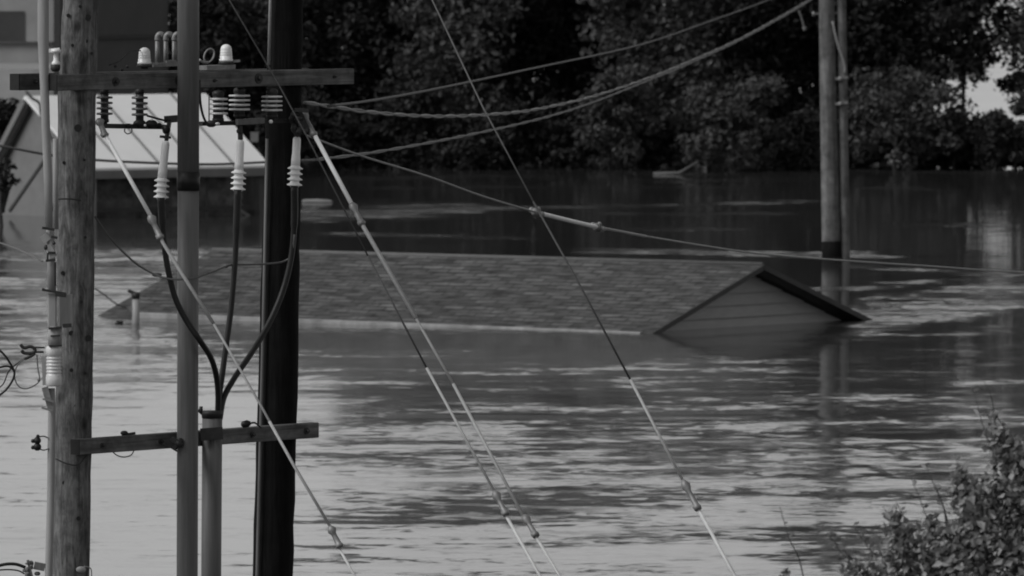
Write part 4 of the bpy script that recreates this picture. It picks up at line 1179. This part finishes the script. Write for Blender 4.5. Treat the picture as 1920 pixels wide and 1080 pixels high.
for i in (4, 6):
    m = MB()
    q = P3[i]; t = (P3[i + 1] - P3[i - 1]).normalized()
    m.lathe(q - t * .07, q + t * .07, [(0, .015), (.2, .04), (.45, .028), (.6, .03), (.8, .042), (1, .02)], 10); m.blob(q + Vector((-.04, 0, .02)), .028); m.blob(q + Vector((.05, 0, -.02)), .03); m.blob(q + Vector((.02, 0, .03)), .022)
    m.build('fitting', MAT['galv'], b)
# cable in front of the metal roof
m, _ = line([(-20, 270), (30, 279), (90, 290), (180, 300), (300, 306), (400, 308), (500, 304), (590, 300)], 140, 150, .017, '', '', k=5)
tag(m.build('roof_cable', MAT['rope_dark']), 'dark cable sagging across the pale metal roof and grey gable', 'cable')
m, _ = line([(-10, 452), (30, 466), (80, 490)], 120, 110, .009, '', '', k=5)
tag(m.build('side_wire', MAT['rope_dark']), 'thin wire over the water at the left edge, below the sapling', 'wire')
m = MB(); m.tube(smooth_path([P(48, 170, 224), P(60, 184, 224), P(74, 194, 224), P(78, 218, 224), P(94, 255, 224), P(112, 280, 224)]), .03, 6)
tag(m.build('roof_lead', MAT['rope_dark']), 'short dark lead drooping over the peak of the grey gable', 'wire')

# ------------------------------------------------------------------ near shrub and weeds, lower right
dS = 62.0
MS_ = dS / F
def near_shrub():
    rng = np.random.default_rng(5)
    base = P(1850, 1080, dS); gz = bank_z(base.x, dS)
    root = thing('shrub', (base.x, dS, gz), 'leafy shrub filling the lower right corner on the near bank', 'shrub')
    clumps = [  # px, py, radius px, n
        (1870, 1010, 75, 900), (1800, 1030, 60, 600), (1900, 920, 62, 650), (1840, 950, 52, 460), (1760, 1060, 60, 460), (1920, 1060, 80, 600), (1885, 850, 34, 220), (1870, 815, 20, 70),
        (1690, 1010, 34, 190), (1685, 1060, 45, 260), (1675, 975, 20, 70), (1925, 860, 40, 260), (1810, 930, 28, 120), (1800, 890, 18, 40), (1600, 1060, 22, 60), (1625, 1085, 40, 170), (1470, 1085, 16, 40), (1750, 990, 26, 70), (1860, 780, 8, 14), (1960, 950, 80, 600), (1850, 1140, 160, 900),
    ]
    V = []
    for (x, y, r, n) in clumps:
        n = int(n * 1.25)
        c = np.array(P(x, y, dS)); rr = r * MS_
        d = rng.normal(size=(n, 3)); d /= np.linalg.norm(d, axis=1)[:, None]
        pos = c + d * (rng.random(n) ** .55 * rng.uniform(.7, 1.35, n))[:, None] * rr * np.array([1, 1, 1.05])
        nrm = rng.normal(size=(n, 3)) * .7 + np.array([-.2, -.3, .6]); nrm /= np.linalg.norm(nrm, axis=1)[:, None]
        tan = rng.normal(size=(n, 3)); tan -= nrm * (tan * nrm).sum(1)[:, None]; tan /= np.linalg.norm(tan, axis=1)[:, None]
        bi = np.cross(nrm, tan)
        s = .040 * rng.uniform(.45, 1.6, n)[:, None]
        a = pos - tan * s * .5; e = pos + tan * s * .6 - nrm * s * .15
        l1 = pos + bi * s * .36 - tan * s * .1 + nrm * s * .06; r1 = pos - bi * s * .36 - tan * s * .1 + nrm * s * .06
        V.append(np.stack([a, r1, e, l1], 1).reshape(-1, 3))
    V = np.concatenate(V)
    m = MB(); m.v = V.tolist(); m.f = [(i, i + 1, i + 2, i + 3) for i in range(0, len(V), 4)]; m.sm = [False] * len(m.f)
    m.build('foliage', MAT['leaf_near'], root)
    m = MB()
    for pts in ([(1840, 1330), (1850, 1080), (1868, 900), (1862, 760), (1845, 715)], [(1850, 1330), (1880, 1050), (1905, 900), (1890, 820), (1856, 760)], [(1850, 1330), (1800, 1080), (1772, 960), (1752, 905)], [(1840, 1330), (1720, 1100), (1690, 1000), (1655, 950)], [(1840, 1330), (1830, 1020), (1805, 905), (1798, 880)], [(1860, 1330), (1920, 1000), (1930, 850)],
                [(1830, 1330), (1650, 1120), (1590, 1040), (1545, 1000)]):
        m.tube(smooth_path([P(x, y, dS) for x, y in pts]), [3.4 * MS_ * (1 - .85 * i / ((len(pts) - 1) * 6)) for i in range((len(pts) - 1) * 6 + 1)], 6)
    m.build('stem', MAT['stem'], root)
near_shrub()
def weed(pts, label, leafs, seed):
    rng = random.Random(seed)
    g0 = P(pts[0][0], pts[0][1], dS)
    root = thing('weed', g0, label, 'weed', 'tall weeds on the near bank')
    s = smooth_path([P(x, y, dS) for x, y in pts])
    m = MB(); m.tube(s, [1.7 * MS_ * (1 - .7 * i / len(s)) for i in range(len(s))], 6); m.build('stem', MAT['stem'], root)
    m = MB()
    for k in range(leafs):
        p = s[rng.randrange(len(s) // 3, len(s))]
        dx = Vector((rng.uniform(-1, 1), rng.uniform(-1, 1), rng.uniform(-.2, .9))).normalized() * rng.uniform(.03, .06)
        sd = dx.cross(Vector((rng.uniform(-1, 1), 1, .3))).normalized() * dx.length * .25
        m.quad(p, p + dx * .5 - sd, p + dx, p + dx * .5 + sd)
    m.build('leaves', MAT['leaf_near'], root)
weed([(1540, 1330), (1506, 1080), (1480, 1010), (1462, 950)], 'thin bare weed stem leaning left, leftmost on the near bank', 5, 1)
weed([(1650, 1330), (1612, 1100), (1580, 1040), (1545, 990)], 'thin leafy weed leaning left between the bare stem and the shrub', 26, 2)
for i, (x, y, h) in enumerate(((1720, 900, 60), (1745, 870, 60), (1800, 850, 70), (1835, 730, 90), (1900, 800, 60), (1690, 940, 50))):
    weed([(x + 60, 1330), (x + 30, y + h + 60), (x + 14, y + h), (x - 10, y)], ('thin stalk rising over the shrub, %s' % ['just left of its middle', 'over its left shoulder', 'left of its tallest shoot', 'the tallest one', 'nearest the right edge', 'lowest and leftmost'][i]), 9, 20 + i)
weed([(1700, 1330), (1668, 1080), (1630, 1030), (1600, 985)], 'thin weed just left of the shrub', 16, 3)
